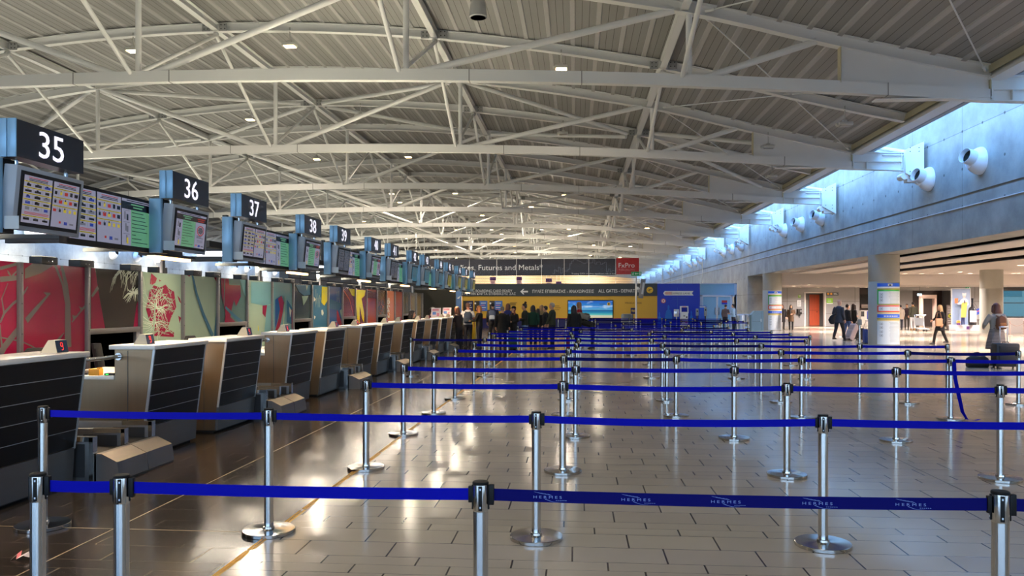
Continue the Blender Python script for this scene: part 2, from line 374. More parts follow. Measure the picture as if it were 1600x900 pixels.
# ------------------------------------------------------------------ roof steel
def ibeam(d, w_, t=.018, tw=.012):
    h = d/2; a = w_/2; s = tw/2
    return [(-a,-h),(a,-h),(a,-h+t),(s,-h+t),(s,h-t),(a,h-t),(a,h),(-a,h),(-a,h-t),(-s,h-t),(-s,-h+t),(-a,-h+t)]
rect = lambda w_, h: [(-w_/2,-h/2),(w_/2,-h/2),(w_/2,h/2),(-w_/2,h/2)]
def pts_u(a, c, n, fz, Y): return [(XC+a+(c-a)*i/n, Y, fz(a+(c-a)*i/n)) for i in range(n+1)]
for k in range(NT):
    Y = T0+TS*k
    t = thing('roof_truss', 'white tubular steel roof truss, %s from the camera along the hall' % ORD[k], 'roof truss', (XC, Y, 7.5), 0, 'white trusses across the hall')
    off = Vector((-XC, -Y, -7.5))
    def put(bb, nm, m): bb.v = [tuple(Vector(v)+off) for v in bb.v]; return bb.obj(nm, m, t)
    put(B().sweep(pts_u(-21.3, 21.3, 46, topz, Y), ibeam(.3, .24)), 'top_chord', steel_white)
    bb = B().sweep(pts_u(-21.3, 21.3, 46, botz, Y), rect(.2, .29))
    for uu in (-19.4, -11.2, -9.0, -1.6, 1.0, 8.8, 11.6, 18.9):
        x = XC+uu; bb.box(x-.012, x+.012, Y-.106, Y+.106, botz(uu)-.152, botz(uu)+.152, 1)
    put(bb, 'bottom_chord', [steel_white, mat('joint_seam', rgb(150,150,148), .5)])
    for uu in (-14.1, -7.06, 0, 7.06, 14.1):
        x = XC+uu
        put(B().cyl((x+.12, Y, botz(uu)+.12), (x+.12, Y, topz(uu)-.14), .075, n=14), 'post_tube', steel_white)
        for dy in (-TS/2, TS/2):
            if k == 0 and dy < 0 and uu < -8: pass
            z = topz(uu)-.24
            put(B().cyl((x-.05, Y+.08*(1 if dy > 0 else -1), botz(uu)+.1), (x, Y+dy, z), .058, n=12).ball((x, Y+dy, z+.03), .1, 8), 'brace_tube', steel_white)
    for a, c in ((0, 7.06), (0, -7.06), (7.06, 14.1), (-7.06, -14.1), (14.1, 17.5), (-14.1, -17.5)):
        g = 1 if c > 0 else -1; a2 = a+g*.5; c2 = c-g*.25
        put(B().cyl((XC+a2, Y, botz(a2)+.1), (XC+c2, Y, topz(c2)-.12), .085, n=16), 'diagonal_tube', steel_white)
    for g in (1, -1):
        p = [(XC+g*17.8, botz(17.8)), (XC+g*21.3, botz(21.3)), (XC+g*21.3, topz(21.3)), (XC+g*17.8, topz(17.8))]
        q = B().prism(p, 'y', Y-.012, Y+.012)
        q.box(XC+g*17.8-.012, XC+g*17.8+.012, Y-.1, Y+.1, botz(17.8)+.1, topz(17.8)-.12, 1)
        q.box(XC+g*21.25-.012, XC+g*21.25+.012, Y-.1, Y+.1, botz(21.3)-.1, topz(21.3)-.1, 1)
        q.box(XC+min(g*18.6, g*21.3), XC+max(g*18.6, g*21.3), Y-.13, Y+.13, botz(20)-.17, botz(20)-.145, 0)
        put(q, 'end_plate', [steel_white, cream])
        X = lambda u: XC+g*u
        q = B().prism([(X(21.3), 6.5), (X(21.3), 7.08), (X(23.1), 7.05), (X(23.1), 6.42)], 'y', Y-.012, Y+.012)
        for (u0, z0, u1, z1) in ((21.3, 6.5, 23.1, 6.42), (21.3, 7.08, 23.1, 7.05), (21.3, 6.76, 22.95, 6.74), (22.3, 6.98, 23.05, 6.96)):
            q.sweep([(X(u0), Y, z0), (X(u1), Y, z1)], rect(.22, .025))
        for uu in (21.75, 22.95): q.box(X(uu)-.012, X(uu)+.012, Y-.1, Y+.1, 6.47, 6.76 if uu < 22 else 7.05)
        q.prism([(X(23.0), 6.3), (X(23.0), 7.12), (X(23.62), 7.4), (X(23.62), 5.95)], 'y', Y-.28, Y+.28)
        q.cyl((X(21.6), Y+.4, 7.45), (X(23.2), Y+.3, 7.15), .07)
        q.cyl((X(23.0), Y-.2, 6.2), (X(23.0), Y+.2, 6.2), .12, mi=0); q.box(min(X(23.1), X(23.65)), max(X(23.1), X(23.65)), Y-.16, Y+.16, 6.0, 6.25, 0)
        for zz in (6.2, 6.35, 7.05, 7.18):
            for uu in (23.15, 23.45): q.cyl((X(uu), Y-.28, zz), (X(uu), Y-.295, zz), .018, n=8, mi=1)
        put(q, 'wall_bracket', [steel_white, dark_grey])
for k in range(NT):
    Y = T0+TS*k+TS/2
    t = thing('arched_rafter', 'slim white arched rafter midway between trusses, %s from the camera' % ORD[k], 'rafter', (XC, Y, 9), 0, 'arched rafters between trusses')
    off = Vector((-XC, -Y, -9))
    bb = B().sweep(pts_u(-21.2, 21.2, 40, topz, Y), ibeam(.27, .2)); bb.v = [tuple(Vector(v)+off) for v in bb.v]; bb.obj('beam', steel_white, t)
    for uu in (-14.1, -7.06, 0, 7.06, 14.1):
        for g in (-1, 1):
            q = B(); q.box(XC+uu+g*.28-.13, XC+uu+g*.28+.13, Y-.115, Y-.1, topz(uu)-.12-.02, topz(uu)+.1, 0)
            for dx in (-.06, .06):
                for dz in (-.07, .05): q.cyl((XC+uu+g*.28+dx, Y-.115, topz(uu)+dz), (XC+uu+g*.28+dx, Y-.13, topz(uu)+dz), .018, n=8, mi=1)
            q.v = [tuple(Vector(v)+off) for v in q.v]; q.obj('splice_plate', [mat('galvanised_plate', rgb(170,172,172), .45, .3), dark_grey], t)
for i, x in enumerate(XN):
    u = x-XC
    bb = B()
    pf = ibeam(.24, .2); bb.loft([[Vector((x+a, y, topz(u)+c+.02)) for a, c in pf] for y in (8, 150)], 0, True, False)
    tag(bb.obj('roof_purlin', steel_white), 'long straight white roof beam running down the hall, %s line from the check-in side' % ORD[i], 'roof beam', 'long beams under the deck')
bi = 0
for k in (1, 4, 7, 10):
    Ya, Ym, Yb = T0+TS*k, T0+TS*(k+.5), T0+TS*(k+1)
    t = thing('roof_bracing', 'zigzag of thick white bracing tubes under the deck, %s set from the camera' % ORD[bi], 'roof bracing', (XC, Ym, 9.5), 0, 'zigzag roof bracing'); bi += 1
    off = Vector((-XC, -Ym, -9.5))
    for um, us in ((0, (-7.06, 7.06)), (14.1, (7.06, 20.5)), (-14.1, (-7.06, -20.5))):
        for uu in us:
            for yy in (Ya, Yb):
                p = Vector((XC+um+.5*(1 if uu > um else -1), Ym+.3*(1 if yy > Ym else -1), topz(um)-.1)); q = Vector((XC+uu-.3*(1 if uu > um else -1), yy-.2*(1 if yy > Ym else -1), topz(uu)-.1))
                bb = B().cyl(p+off, q+off, .085, n=14); bb.obj('tube', steel_white, t)
for k in range(-1, 8):
    Ya, Yb = T0+TS*k, T0+TS*(k+1); Ym = (Ya+Yb)/2
    t = thing('tie_rods', 'crossed thin white tie rods near the concrete wall, %s bay from the camera' % ORD[k+1], 'tie rods', (XC+17.8, Ym, 8), 0, 'crossed tie rods')
    off = Vector((-XC-17.8, -Ym, -8))
    for a, c in ((14.6, 21.1), (21.1, 14.6)):
        p = Vector((XC+a, Ya+.15, topz(a)-.06)); q = Vector((XC+c, Yb-.15, topz(c)-.06)); m_ = (p+q)/2; d = (q-p).normalized()
        bb = B().cyl(p+off, q+off, .018, n=8).cyl(m_-d*.9+off, m_-d*.5+off, .032, n=8); bb.cyl(p+off, p+d*.3+off, .04, n=8); bb.cyl(q+off, q-d*.3+off, .04, n=8); bb.obj('rod', steel_white, t)
    B().lathe([(.14, -.02), (.14, .02)], 12, (0, 0, topz(17.8)-8-.05)).obj('cross_plate', steel_white, t)
# ------------------------------------------------------------------ columns
def column_sheet():
    white = mat('sign_white', rgb(205,213,217), .35); bl = mat('sign_blue', rgb(30,90,205), .35); gn = mat('sign_green', rgb(45,160,70), .35)
    ol = mat('sign_olive', rgb(140,135,40), .35); rd = mat('sign_red', rgb(205,60,45), .35); gy = mat('sign_grey_print', rgb(150,160,165), .4); dk = mat('sign_dark_print', rgb(40,50,60), .4); yl = mat('sign_sand', rgb(200,180,130), .4)
    M_ = [white, bl, gn, ol, rd, gy, dk, yl]; R = .607
    b = B()
    def patch(a0, a1, z0, z1, mi, r=R):
        n = max(1, int(abs(a1-a0)/.12))
        for i in range(n):
            p = a0+(a1-a0)*i/n; q = a0+(a1-a0)*(i+1)/n
            b.quad((r*math.sin(p), -r*math.cos(p), z0), (r*math.sin(q), -r*math.cos(q), z0), (r*math.sin(q), -r*math.cos(q), z1), (r*math.sin(p), -r*math.cos(p), z1), mi)
    H = 2.56; A0, A1 = -.42, 1.3; P = lambda f: H-f*2.5; e = .002
    patch(A0, A1, .04, H, 0)
    for a0, a1, f0, f1, mi, lv in ((A0, A1, 0, .057, 1, 1), (.25, .55, .012, .045, 0, 2), (.33, .47, .02, .05, 6, 3), (A0, A1, .085, .11, 3, 1), (A0, A1, .11, .135, 2, 1), (A0, -.33, .135, .34, 2, 1), (A0, A1, .34, .36, 3, 1),
        (A0, A1, .365, .385, 4, 1), (A0, -.33, .385, .47, 4, 1), (A0, A1, .455, .475, 4, 1), (A0, A1, .475, .505, 7, 1), (A0, A1, .51, .57, 1, 1), (A0, A1, .575, .6, 3, 1), (A0, A1, .6, .625, 7, 1)):
        patch(a0, a1, P(f1), P(f0), mi, R+e*lv)
    rr = random.Random(3)
    for f in [.15+.022*i for i in range(9)]+[.4, .42, .435]+[.64+.02*i for i in range(17)]:
        patch(.3+rr.random()*.1, 1.0+rr.random()*.2, P(f+.006), P(f), 5, R+e)
    for f in (.165, .21, .26, .40, .65, .71, .78, .84):
        patch(-.25, -.06, P(f+.04), P(f), 5, R+e); patch(-.22, -.09, P(f+.033), P(f+.007), 0, R+2*e); patch(-.17, -.13, P(f+.03), P(f+.012), 6, R+3*e)
    for i in range(6): patch(.0+.17*i, .13+.17*i, P(.55), P(.535), 0, R+2*e)
    return b, M_
sheet, sheet_m = column_sheet(); sheet_mesh = None
for i, (px, d) in enumerate(((1381, 32.6), (1206.5, 51.4), (1549, 45.8))):
    x, y = at(px, d)
    h = 3.74 if i < 2 else 3.72
    b = B().lathe([(.6, 0), (.6, 2.62), (.594, 2.63), (.6, 2.64), (.6, h)], 40)
    c = b.obj('trim_%d' % (4+i), conc_col, None, (x, y, 0)); structure(c)
    if i < 2:
        if sheet_mesh is None: sheet_mesh = sheet.mesh('information_wrap', sheet_m, False)
        o = bpy.data.objects.new('information_wrap', sheet_mesh); COL.objects.link(o); o.location = (x, y, 0)
        o.rotation_euler = (0, 0, -math.atan2(x, y))
        tag(o, ('printed safety information sheet wrapped around the nearer, thicker looking round column', 'printed safety information sheet wrapped around the farther, thinner looking round column')[i], 'sign', 'information sheets on the columns')
# ------------------------------------------------------------------ low hall on the right
soff = mat('soffit_white', rgb(236,229,224), .55)
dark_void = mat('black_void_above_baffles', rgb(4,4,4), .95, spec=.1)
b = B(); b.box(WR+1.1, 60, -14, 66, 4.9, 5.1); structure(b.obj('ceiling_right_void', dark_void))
b = B(); b.box(19.9, 58, -14, 55, 3.72, 3.75); b.box(13.4, 58, 54.6, 55, 3.04, 4.95); b.box(13.5, 58, 55, 65, 3.04, 3.14)
structure(b.obj('ceiling_right', soff))
for i, (xa, xb, ye) in enumerate(((14.1, 15.7, 52.4), (16.85, 18.4, 53.4))):
    b = B(); b.bbox(xa, xb, -14, ye, 3.72, 3.76, .008)
    tag(b.obj('ceiling_baffle', soff), 'long white suspended ceiling baffle over the low hall, %s from the concrete beam' % ORD[i], 'ceiling baffle', 'suspended ceiling baffles')
grey_panel = mat('grey_wall_panel', rgb(140,140,142), .5, var=.05)
seam = mat('dark_panel_seam', rgb(60,60,62), .6)
def panel_wall(name, segs, y, zt, th=.25, xs=(), zs=(1.0, 1.95)):
    b = B()
    for xa, xb, z0, z1 in segs: b.box(xa, xb, y, y+th, z0, z1)
    for x in xs:
        b.box(x-.012, x+.012, y-.004, y, 0, zt, 1)
    for xa, xb, z0, z1 in segs:
        for z in zs:
            if z0 < z < z1: b.box(xa, xb, y-.004, y, z-.012, z+.012, 1)
    return structure(b.obj(name, [grey_panel, seam]))
YB = 62.5
X = lambda px, y=YB: x_at(px, y)
xd0, xd1 = X(1257.5), X(1289)
panel_wall('wall_end', [(13.9, xd0, 0, 3.04), (xd1, X(1343), 0, 3.04), (xd0, xd1, 2.62, 3.04), (X(1487), X(1536), 0, 3.04)], YB, 3.04, xs=(X(1336), X(1230), X(1523)))
# doorway with an orange timber leaf standing open
fr = mat('door_frame_white', rgb(225,222,220), .4)
b = B()
for x in (xd0, xd1): b.box(x-.05, x+.05, YB-.06, YB+.3, 0, 2.66)
b.box(xd0-.05, xd1+.05, YB-.06, YB+.3, 2.6, 2.66)
dr = structure(b.obj('door_1', fr))
b = B(); xm = X(1272); b.box(xm, xd1-.06, YB+1.2, YB+1.26, .03, 2.5); b.box(xm, xd1-.06, YB+1.19, YB+1.2, 1.24, 1.26, 1); b.box(xd1-.3, xd1-.2, YB+1.14, YB+1.2, 1.1, 1.16, 1)
b.obj('door_leaf', [mat('orange_timber', rgb(196,84,48), .4, var=.2, scale=3, stretch=(6,6,.6)), mat('timber_line', rgb(90,40,25), .5)], dr)
b = B(); b.box(xd0, xm, YB+1.3, YB+1.36, 0, 2.6, 0); b.box(X(1260), xm-.1, YB+1.27, YB+1.3, 0, 2.1, 1); b.obj('corridor_wall', [grey_panel, mat('inner_door_grey', rgb(170,165,162), .5)], dr)
# dark recesses left and right of the thick column
brown = mat('dark_brown_cladding', rgb(52,36,32), .45, var=.15, scale=2)
b = B(); b.box(X(1343), X(1487), YB+1.6, YB+1.8, 0, 3.04); b.box(X(1404)-.1, X(1404)+.05, YB, YB+1.6, 0, 3.04); b.box(X(1404), X(1487), YB-.1, YB+.1, 2.78, 3.04, 1)
structure(b.obj('wall_recess', [brown, grey_panel]))
b = B(); b.box(X(1408), X(1432), YB+.7, YB+.9, 0, 3.0); structure(b.obj('wall_inner', grey_panel))
b = B(); b.box(13.4, X(1562)-.5, 65.6, 65.8, 0, 4.2); b.box(X(1562)-.6, X(1562)-.4, YB, 65.6, 0, 3.04); b.box(X(1720), 60, YB, YB+.2, 0, 4.2); b.box(59.8, 60, -14, YB, 0, 4.3); structure(b.obj('wall_side', grey_panel))
# window at the far right
gl = glass_mat('window_glass', (.55,.62,.58), .06)
xa, xb = X(1562), X(1720)
b = B(); b.box(xa, xb, YB+.05, YB+.07, .75, 2.8); win = structure(b.obj('window_3', gl))
b = B(); b.box(xa-.5, xb, YB-.05, YB+.15, 2.75, 3.04); b.box(xa-.5, xb, YB-.05, YB+.15, .3, .8)
for i in range(5): x = xa+i*2.1; b.box(x-.05, x+.05, YB, YB+.1, .8, 2.75)
b.box(xa, xb, YB, YB+.1, 1.8, 1.86)
structure(b.obj('window_frame', mat('window_frame_dark', rgb(38,42,46), .5), win))
b = B(); b.box(xa-1, xb+1, YB, YB+.2, -.02, .3); structure(b.obj('wall_sill', soff))
# what is outside that window
b = B(); b.box(20, 120, 66, 150, -.1, 0); structure(b.obj('ground_outside', mat('outside_paving', rgb(150,150,140), .8)))
t = thing('terminal_wing', 'pale glazed terminal wing seen through the far window', 'building', (50, 90, 0))
B().box(-22, 40, 0, 12, 0, 4.6).obj('wall', mat('pale_facade', rgb(150,152,142), .6), t); B().box(-22, 40, -.6, 12, 4.6, 5.0).obj('roof', mat('facade_roof', rgb(120,120,110), .6), t)
for i in range(14): B().box(-21+i*4.2, -18+i*4.2, -.03, 0, 2.6, 4.1).obj('glazing', mat('dark_teal_glazing', rgb(70,110,115), .15), t)
# ================================================================== CHECK-IN ISLAND
brushed = mat('brushed_steel', rgb(138,119,96), .38, .85, var=.08, scale=30, stretch=(1,1,.03))
brushed_dk = mat('satin_steel_plinth', rgb(108,108,108), .42, .6, var=.08, scale=20, stretch=(1,.05,1))
chrome = mat('polished_steel', rgb(205,205,205), .14, 1)
laminate = mat('black_laminate', rgb(15,15,16), .4, spec=.3, var=.15, scale=20, stretch=(1,.04,1))
counter_white = mat('white_solid_surface', rgb(225,222,215), .3)
rubber = mat('black_rubber_belt', rgb(18,18,18), .7)
DP = 4.063; DL = 1.17; YO, YE = 5.69, 8.03
def make_desk():
    t = thing('check_in_desk', 'x', 'desk', (-4.66, 0, 0), 0, 'row of check-in desks')
    b = B(); pf = [(0,.03),(.025,.33),(.135,1.175),(-.29,1.175),(-.29,.85),(-1.1,.85),(-1.1,.03)]
    b.prism(pf, 'y', 0, DL); b.box(-.145,-.139, -.003, 0, .05, 1.16, 1); b.box(-.145,-.139, DL, DL+.003, .05, 1.16, 1); b.obj('carcass', [brushed, seam], t)
    b = B()
    for i in range(5):
        z0 = .345+i*.166; z1 = z0+.159
        f = lambda z: .027+(z-.33)/.845*.11
        b.prism([(f(z0)-.03, z0), (f(z0)+.018, z0), (f(z1)+.018, z1), (f(z1)-.03, z1)], 'y', .02, DL-.02)
    b.obj('slatted_front', laminate, t)
    b = B(); g = lambda z: .027+(z-.33)/.845*.11
    for y0 in (0, DL-.018): b.prism([(g(.33), .33), (g(.33)+.024, .33), (g(1.175)+.024, 1.175), (g(1.175), 1.175)], 'y', y0, y0+.018)
    for i in range(1, 5):
        z0 = .345+i*.166-.007; b.prism([(g(z0), z0), (g(z0)+.012, z0), (g(z0)+.012, z0+.007), (g(z0), z0+.007)], 'y', .018, DL-.018)
    b.obj('edge_trim', mat('pale_edge_trim', rgb(190,195,198), .3, .6), t)
    b = B(); b.prism([(.0,.03),(.03,.03),(.05,.335),(.02,.335)], 'y', .01, DL-.01); b.obj('kick_panel', brushed_dk, t)
    b = B(); b.box(-1.05, -.03, .03, DL-.03, 0, .04); b.obj('plinth', black, t)
    b = B(); b.bbox(-.34, .175, -.03, DL+.03, 1.175, 1.222, .006); b.obj('countertop', counter_white, t)
    b = B(); b.bbox(-1.14, -.295, -.01, DL+.01, .85, .89, .005); b.obj('work_surface', counter_white, t)
    return t
NAMES = list(range(35, 49))
desk0 = make_desk(); desks = []
for i, nm in enumerate(NAMES):
    Y = (YO if i % 2 == 0 else YE)+DP*(i//2)
    lb = 'black slatted check-in desk with white top below the number %d sign' % nm
    d = desk0 if i == 0 else dup(desk0, (-4.66, Y, 0))
    d.location = (-4.66, Y, 0); d['label'] = lb; desks.append(d)
for Yx, w in ((YE-DP, 'nearest'),):     # partner of the first desk, just out of frame
    dup(desk0, (-4.66, Yx, 0), label='black slatted check-in desk nearest the camera, before the number 35 desk')
# counter displays
def seg(b, M, on, mi):
    h = .03; w_ = .022; q = .005
    S = {'a': (0,2*h,w_,2*h+q), 'b': (w_,h,w_+q,2*h), 'c': (w_,0,w_+q,h), 'd': (0,-q,w_,0), 'e': (-q,0,0,h), 'f': (-q,h,0,2*h), 'g': (0,h-q/2,w_,h+q/2)}
    for s in on:
        x0, y0, x1, y1 = S[s]; b.quad(M@Vector((x0,y0,0)), M@Vector((x1,y0,0)), M@Vector((x1,y1,0)), M@Vector((x0,y1,0)), mi)
disp_mats = [mat('beige_plastic', rgb(205,190,160), .5), mat('smoked_display_face', rgb(30,30,36), .2), mat('red_led_digit', rgb(255,40,30), .5, emit=1.3)]
disp0 = None
for i, nm in enumerate(NAMES):
    d = desks[i]; y = DL-.16 if i % 2 == 0 else .14
    loc = (d.location.x-.03, d.location.y+y, 1.222)
    lb = 'small wedge shaped red digit display standing on the number %d desk' % nm
    if disp0 is None:
        disp0 = thing('counter_display', lb, 'display', loc, 0, 'wedge displays on the desks')
        b = B(); b.prism([(-.09,0),(.07,0),(.045,.115),(-.015,.115)], 'y', -.08, .08, 0); b.obj('housing', disp_mats[0], disp0)
        b = B(); M = frame((.0595, -.0, .058), (0,1,0), (-.025,0,.115))
        b.add([M@Vector(p) for p in ((-.078,-.055,0),(.078,-.055,0),(.078,.055,0),(-.078,.055,0))], [(0,1,2,3)], 0)
        M2 = M @ Matrix.Translation((-.012,-.03,.001)); seg(b, M2, 'abcdfg', 1)
        b.obj('display_face', disp_mats[1:], disp0, recalc=False)
    else: dup(disp0, loc, label=lb)
# baggage conveyors and rails between each pair of desks
cv0 = rl0 = None
for k in range(7):
    Y = YO+DL+DP*k; wid = YE-YO-DL; loc = (-4.6, Y, 0)
    lb = 'twin lane steel baggage conveyor between desks %d and %d' % (35+2*k, 36+2*k)
    if cv0 is None:
        cv0 = thing('baggage_conveyor', lb, 'conveyor', loc, 0, 'baggage conveyors')
        for y in (.05, .56, 1.06):
            b = B(); b.bbox(-2.2, .12, y, y+.06, .0, .42, .012); b.box(-.2, .13, y-.004, y+.064, .38, .425, 1); b.box(.09, .13, y-.004, y+.064, 0, .42, 1); b.box(-.3,.05,y-.006,y,.05,.36,2); b.obj('side_wall', [brushed_dk, chrome, dark_grey], cv0)
        for y in (.11, .62):
            b = B(); b.prism([(-2.2,.34),(-2.2,.3),(-.6,.22),(.1,.2),(.14,.23),(.1,.25),(-.6,.27)], 'y', y, y+.45); b.obj('belt', rubber, cv0)
        for y in (.08, .58):
            b = B(); b.prism([(.14,0),(.36,0),(.37,.02),(.345,.19),(.19,.265),(.14,.265)], 'y', y, y+.49); b.obj('guard_plate', brushed_dk, cv0)
        b = B(); b.box(-2.2, .13, .1, 1.06, .0, .18); b.obj('base', black, cv0)
        b = B(); b.box(.2,.202,.2,.2,0,0)
        rl0 = thing('gate_rail', 'x', 'rail', (-4.9, Y, 1.1), 0, 'steel rails between desks')
        B().cyl((0, 0, 0), (0, wid, 0), .02).obj('bar', chrome, rl0)
        for y in (.0, wid-.02): B().cyl((0, y, 0), (0, y+.02, 0), .04).obj('flange', chrome, rl0)
        rl0['label'] = 'shiny horizontal steel rail joining desks 35 and 36'
    else:
        dup(cv0, loc, label=lb)
        dup(rl0, (-4.9, Y, 1.1), label='shiny horizontal steel rail joining desks %d and %d' % (35+2*k, 36+2*k))
# things on the first work surface
wsY = YE; zt = .89
t = thing('keyboard', 'flat black keyboard lying on the work surface beyond the nearest gap', 'keyboard', (-5.42, wsY+.12, zt)); B().bbox(-.1,.1,-.03,.25,0,.02,.004).obj('body', black, t); b = B()
for i in range(5):
    for j in range(12): b.box(-.085+i*.034, -.06+i*.034, -.02+j*.022, -.003+j*.022, .02, .026)
b.obj('keys', dark_grey, t, None)
t = thing('orange_box', 'little orange box on the work surface beside the keyboard', 'box', (-5.2, wsY+.05, zt)); B().bbox(-.06,.06,-.03,.05,0,.07,.004).obj('carton', mat('orange_card', rgb(215,150,40), .6), t); B().box(.02,.06,-.01,.03,.07,.085).obj('flap', MATS['orange_card'], t)
t = thing('label_reader', 'small black reader with a green light on the work surface', 'reader', (-5.04, wsY+.06, zt)); B().bbox(-.05,.06,-.03,.04,0,.025,.006).obj('body', black, t); B().box(-.03,.0,-.034,-.03,.008,.018).obj('status_light', mat('green_led', rgb(40,230,90), .4, emit=1), t)
# office chairs behind the desks
fab = mat('black_chair_fabric', rgb(24,23,24), .85, bump=.2, scale=60)
def make_chair():
    t = thing('office_chair', 'x', 'chair', (0,0,0), 0, 'office chairs behind the desks')
    b = B(); b.loft([[Vector((.06*math.cos(a)+off-.24+.03*math.cos(6*0), w_*math.sin(a)*1.0, z)) for a in [2*math.pi*i/16 for i in range(16)]] for z, w_, off in ((.6,.16,0),(.66,.21,-.01),(.8,.235,-.03),(.95,.235,-.05),(1.08,.2,-.07),(1.14,.11,-.08))]); b.obj('backrest', fab, t)
    b = B(); b.loft([[Vector((.25*math.copysign(abs(math.cos(a))**.6, math.cos(a))*q, .25*math.copysign(abs(math.sin(a))**.6, math.sin(a))*q, z)) for a in [2*math.pi*i/20 for i in range(20)]] for z, q in ((.43,.9),(.45,1),(.5,1),(.52,.93))]); b.obj('seat', fab, t)
    b = B().tube([(-.1,0,.44),(-.3,0,.46),(-.33,0,.6),(-.31,0,.75)], .022); b.obj('back_stem', dark_grey, t)
    B().cyl((0,0,.1),(0,0,.43),.03).obj('column', dark_grey, t)
    b = B()
    for i in range(5):
        a = 2*math.pi*i/5; b.cyl((0,0,.12),(.3*math.cos(a),.3*math.sin(a),.08),.025,.018,8); b.ball((.3*math.cos(a),.3*math.sin(a),.035),.035,8)
    b.obj('star_base', dark_grey, t)
    return t
ch0 = make_chair()
for j, (px, k, y, rz) in enumerate(((0, 35, YO+1.0, .3), (0, 36, YE+.75, -.2), (0, 37, YO+DP+.35, .5), (0, 38, YE+DP+.5, .0))):
    c = ch0 if j == 0 else dup(ch0, (0,0,0))
    c.location = (-6.15, y, 0); c.rotation_euler = (0, 0, rz); c['label'] = 'dark office chair behind the number %d desk, only its back showing' % k
# ------------------------------------------------------------------ hanging signs, monitors, wide screens
sign_face = mat('sign_black', rgb(24,25,30), .35)
sign_end = mat('sky_reflection_tinted_steel', rgb(126,172,206), .3, .2)  # blue daylight reflected by these plates is put into the base colour
bezel = mat('grey_bezel', rgb(160,170,182), .35)
num_white = mat('lit_white_numeral', rgb(235,232,245), .5, emit=.75)
S_ = dict(white=mat('screen_white', rgb(60,60,65), .25, emit=.2, ecol=rgb(212,212,245)), yel=mat('screen_yellow', rgb(60,55,10), .25, emit=.33, ecol=rgb(225,205,60)), ink=mat('screen_ink', rgb(22,22,28), .25),
    red=mat('screen_red', rgb(80,10,10), .25, emit=.25, ecol=rgb(215,60,50)), grn=mat('screen_green', rgb(20,60,30), .25, emit=.24, ecol=rgb(135,215,165)), blu=mat('screen_blue', rgb(15,25,80), .25, emit=.25, ecol=rgb(50,75,190)),
    gry=mat('screen_grey', rgb(50,50,55), .25, emit=.2, ecol=rgb(150,150,165)), teal=mat('screen_teal', rgb(15,45,60), .25, emit=.3, ecol=rgb(50,125,150)), olive=mat('screen_olive', rgb(50,50,10), .25, emit=.3, ecol=rgb(165,155,50)), dk=mat('screen_dim', rgb(30,34,40), .2, emit=.12, ecol=rgb(130,140,150)))
SK = ['white','yel','ink','red','grn','blu','gry','teal','olive','dk']; SM = [S_[k] for k in SK]
def content(kind, seed=1):
    r = random.Random(seed); o = []
    def R(x0, x1, y0, y1, k): o.append((x0, x1, 1-y1, 1-y0, SK.index(k)))
    if kind in 'AD':
        for c0, c1, nr, nc in ((0, .487, 6, 3), (.513, 1, 3, 5)):
            R(c0, c1, 0, 1, 'white'); w_ = c1-c0
            for i in range(3): R(c0+w_*(.1+.08*r.random()), c1-w_*(.1+.08*r.random()), .03+.03*i, .045+.03*i, ('red', 'ink', 'ink')[i])
            rows = [(.15+.125*i) for i in range(nr)] if nr == 6 else [.17+.19*i for i in range(nr)]
            if nr == 6: rows[-1] = .87
            for q, y in enumerate(rows):
                R(c0, c1, y-.035, y-.008, 'yel'); R(c0+w_*.05, c1-w_*.1, y-.027, y-.018, 'ink')
                hh = .075 if nr == 6 else .11
                for j in range(nc):
                    xa = c0+w_*(j+.12)/nc; xb = c0+w_*(j+.85)/nc
                    kk = r.choice(['ink','ink','gry','ink','blu','red'] if nr == 6 else ['red','ink','yel','ink','red','ink'])
                    a = r.random()*.25; R(xa+(xb-xa)*a, xb-(xb-xa)*a*.8, y+hh*(.1+.3*r.random()), y+hh*.95, kk)
                    if r.random() < .7: R(xa+(xb-xa)*.3, xa+(xb-xa)*.6, y+hh*.05, y+hh*.4, r.choice(['ink','gry']))
                    if j: R(c0+w_*j/nc-.002, c0+w_*j/nc+.002, y, y+hh+.01, 'gry')
            if nr == 6:
                for i in range(3): R(c0+w_*.08, c1-w_*.05, .765+.02*i, .775+.02*i, 'red')
            else:
                R(c0+w_*.3, c0+w_*.38, .86, .91, 'red'); R(c0+w_*.5, c0+w_*.63, .86, .93, 'blu'); R(c0+w_*.72, c0+w_*.88, .88, .92, 'gry')
        if kind == 'D': return [(a, b_, c, d, SK.index('dk') if SK[k] == 'white' else (SK.index('gry') if SK[k] != 'ink' else k)) for a, b_, c, d, k in o]
    elif kind == 'B':
        R(0, 1, 0, 1, 'white'); R(0, 1, .06, .22, 'ink'); R(.2, .5, .09, .12, 'grn'); R(.25, .46, .15, .18, 'grn'); R(.68, .95, .1, .13, 'red'); R(.7, .92, .16, .19, 'red')
        R(.1, .8, .02, .04, 'ink'); R(.2, .63, .22, 1, 'grn')
        for i in range(9): R(.22, .3+.3*r.random(), .27+.08*i, .285+.08*i, 'ink')
        for i in range(3):
            R(.03, .17, .25+.25*i, .255+.25*i, 'ink'); R(.05+.02*i, .08+.02*i, .28+.25*i, .44+.25*i, 'gry'); R(.1, .14, .33+.25*i, .46+.25*i, ('ink','gry','yel')[i])
        R(.635, .64, .22, 1, 'ink')
        for i in range(3): R(.7, .95-.1*r.random(), .62+.03*i, .632+.03*i, 'ink'); R(.72, .92, .75+.03*i, .76+.03*i, 'gry')
        R(.68, .73, .9, .94, 'red'); R(.77, .84, .9, .96, 'blu'); R(.88, .96, .92, .95, 'gry')
    else:
        R(0, 1, 0, 1, kind)
        R(.1, .9, .04, .12, 'dk')
        for i in range(5): R(.1, .5+.3*r.random(), .2+.12*i, .24+.12*i, 'dk')
    return o
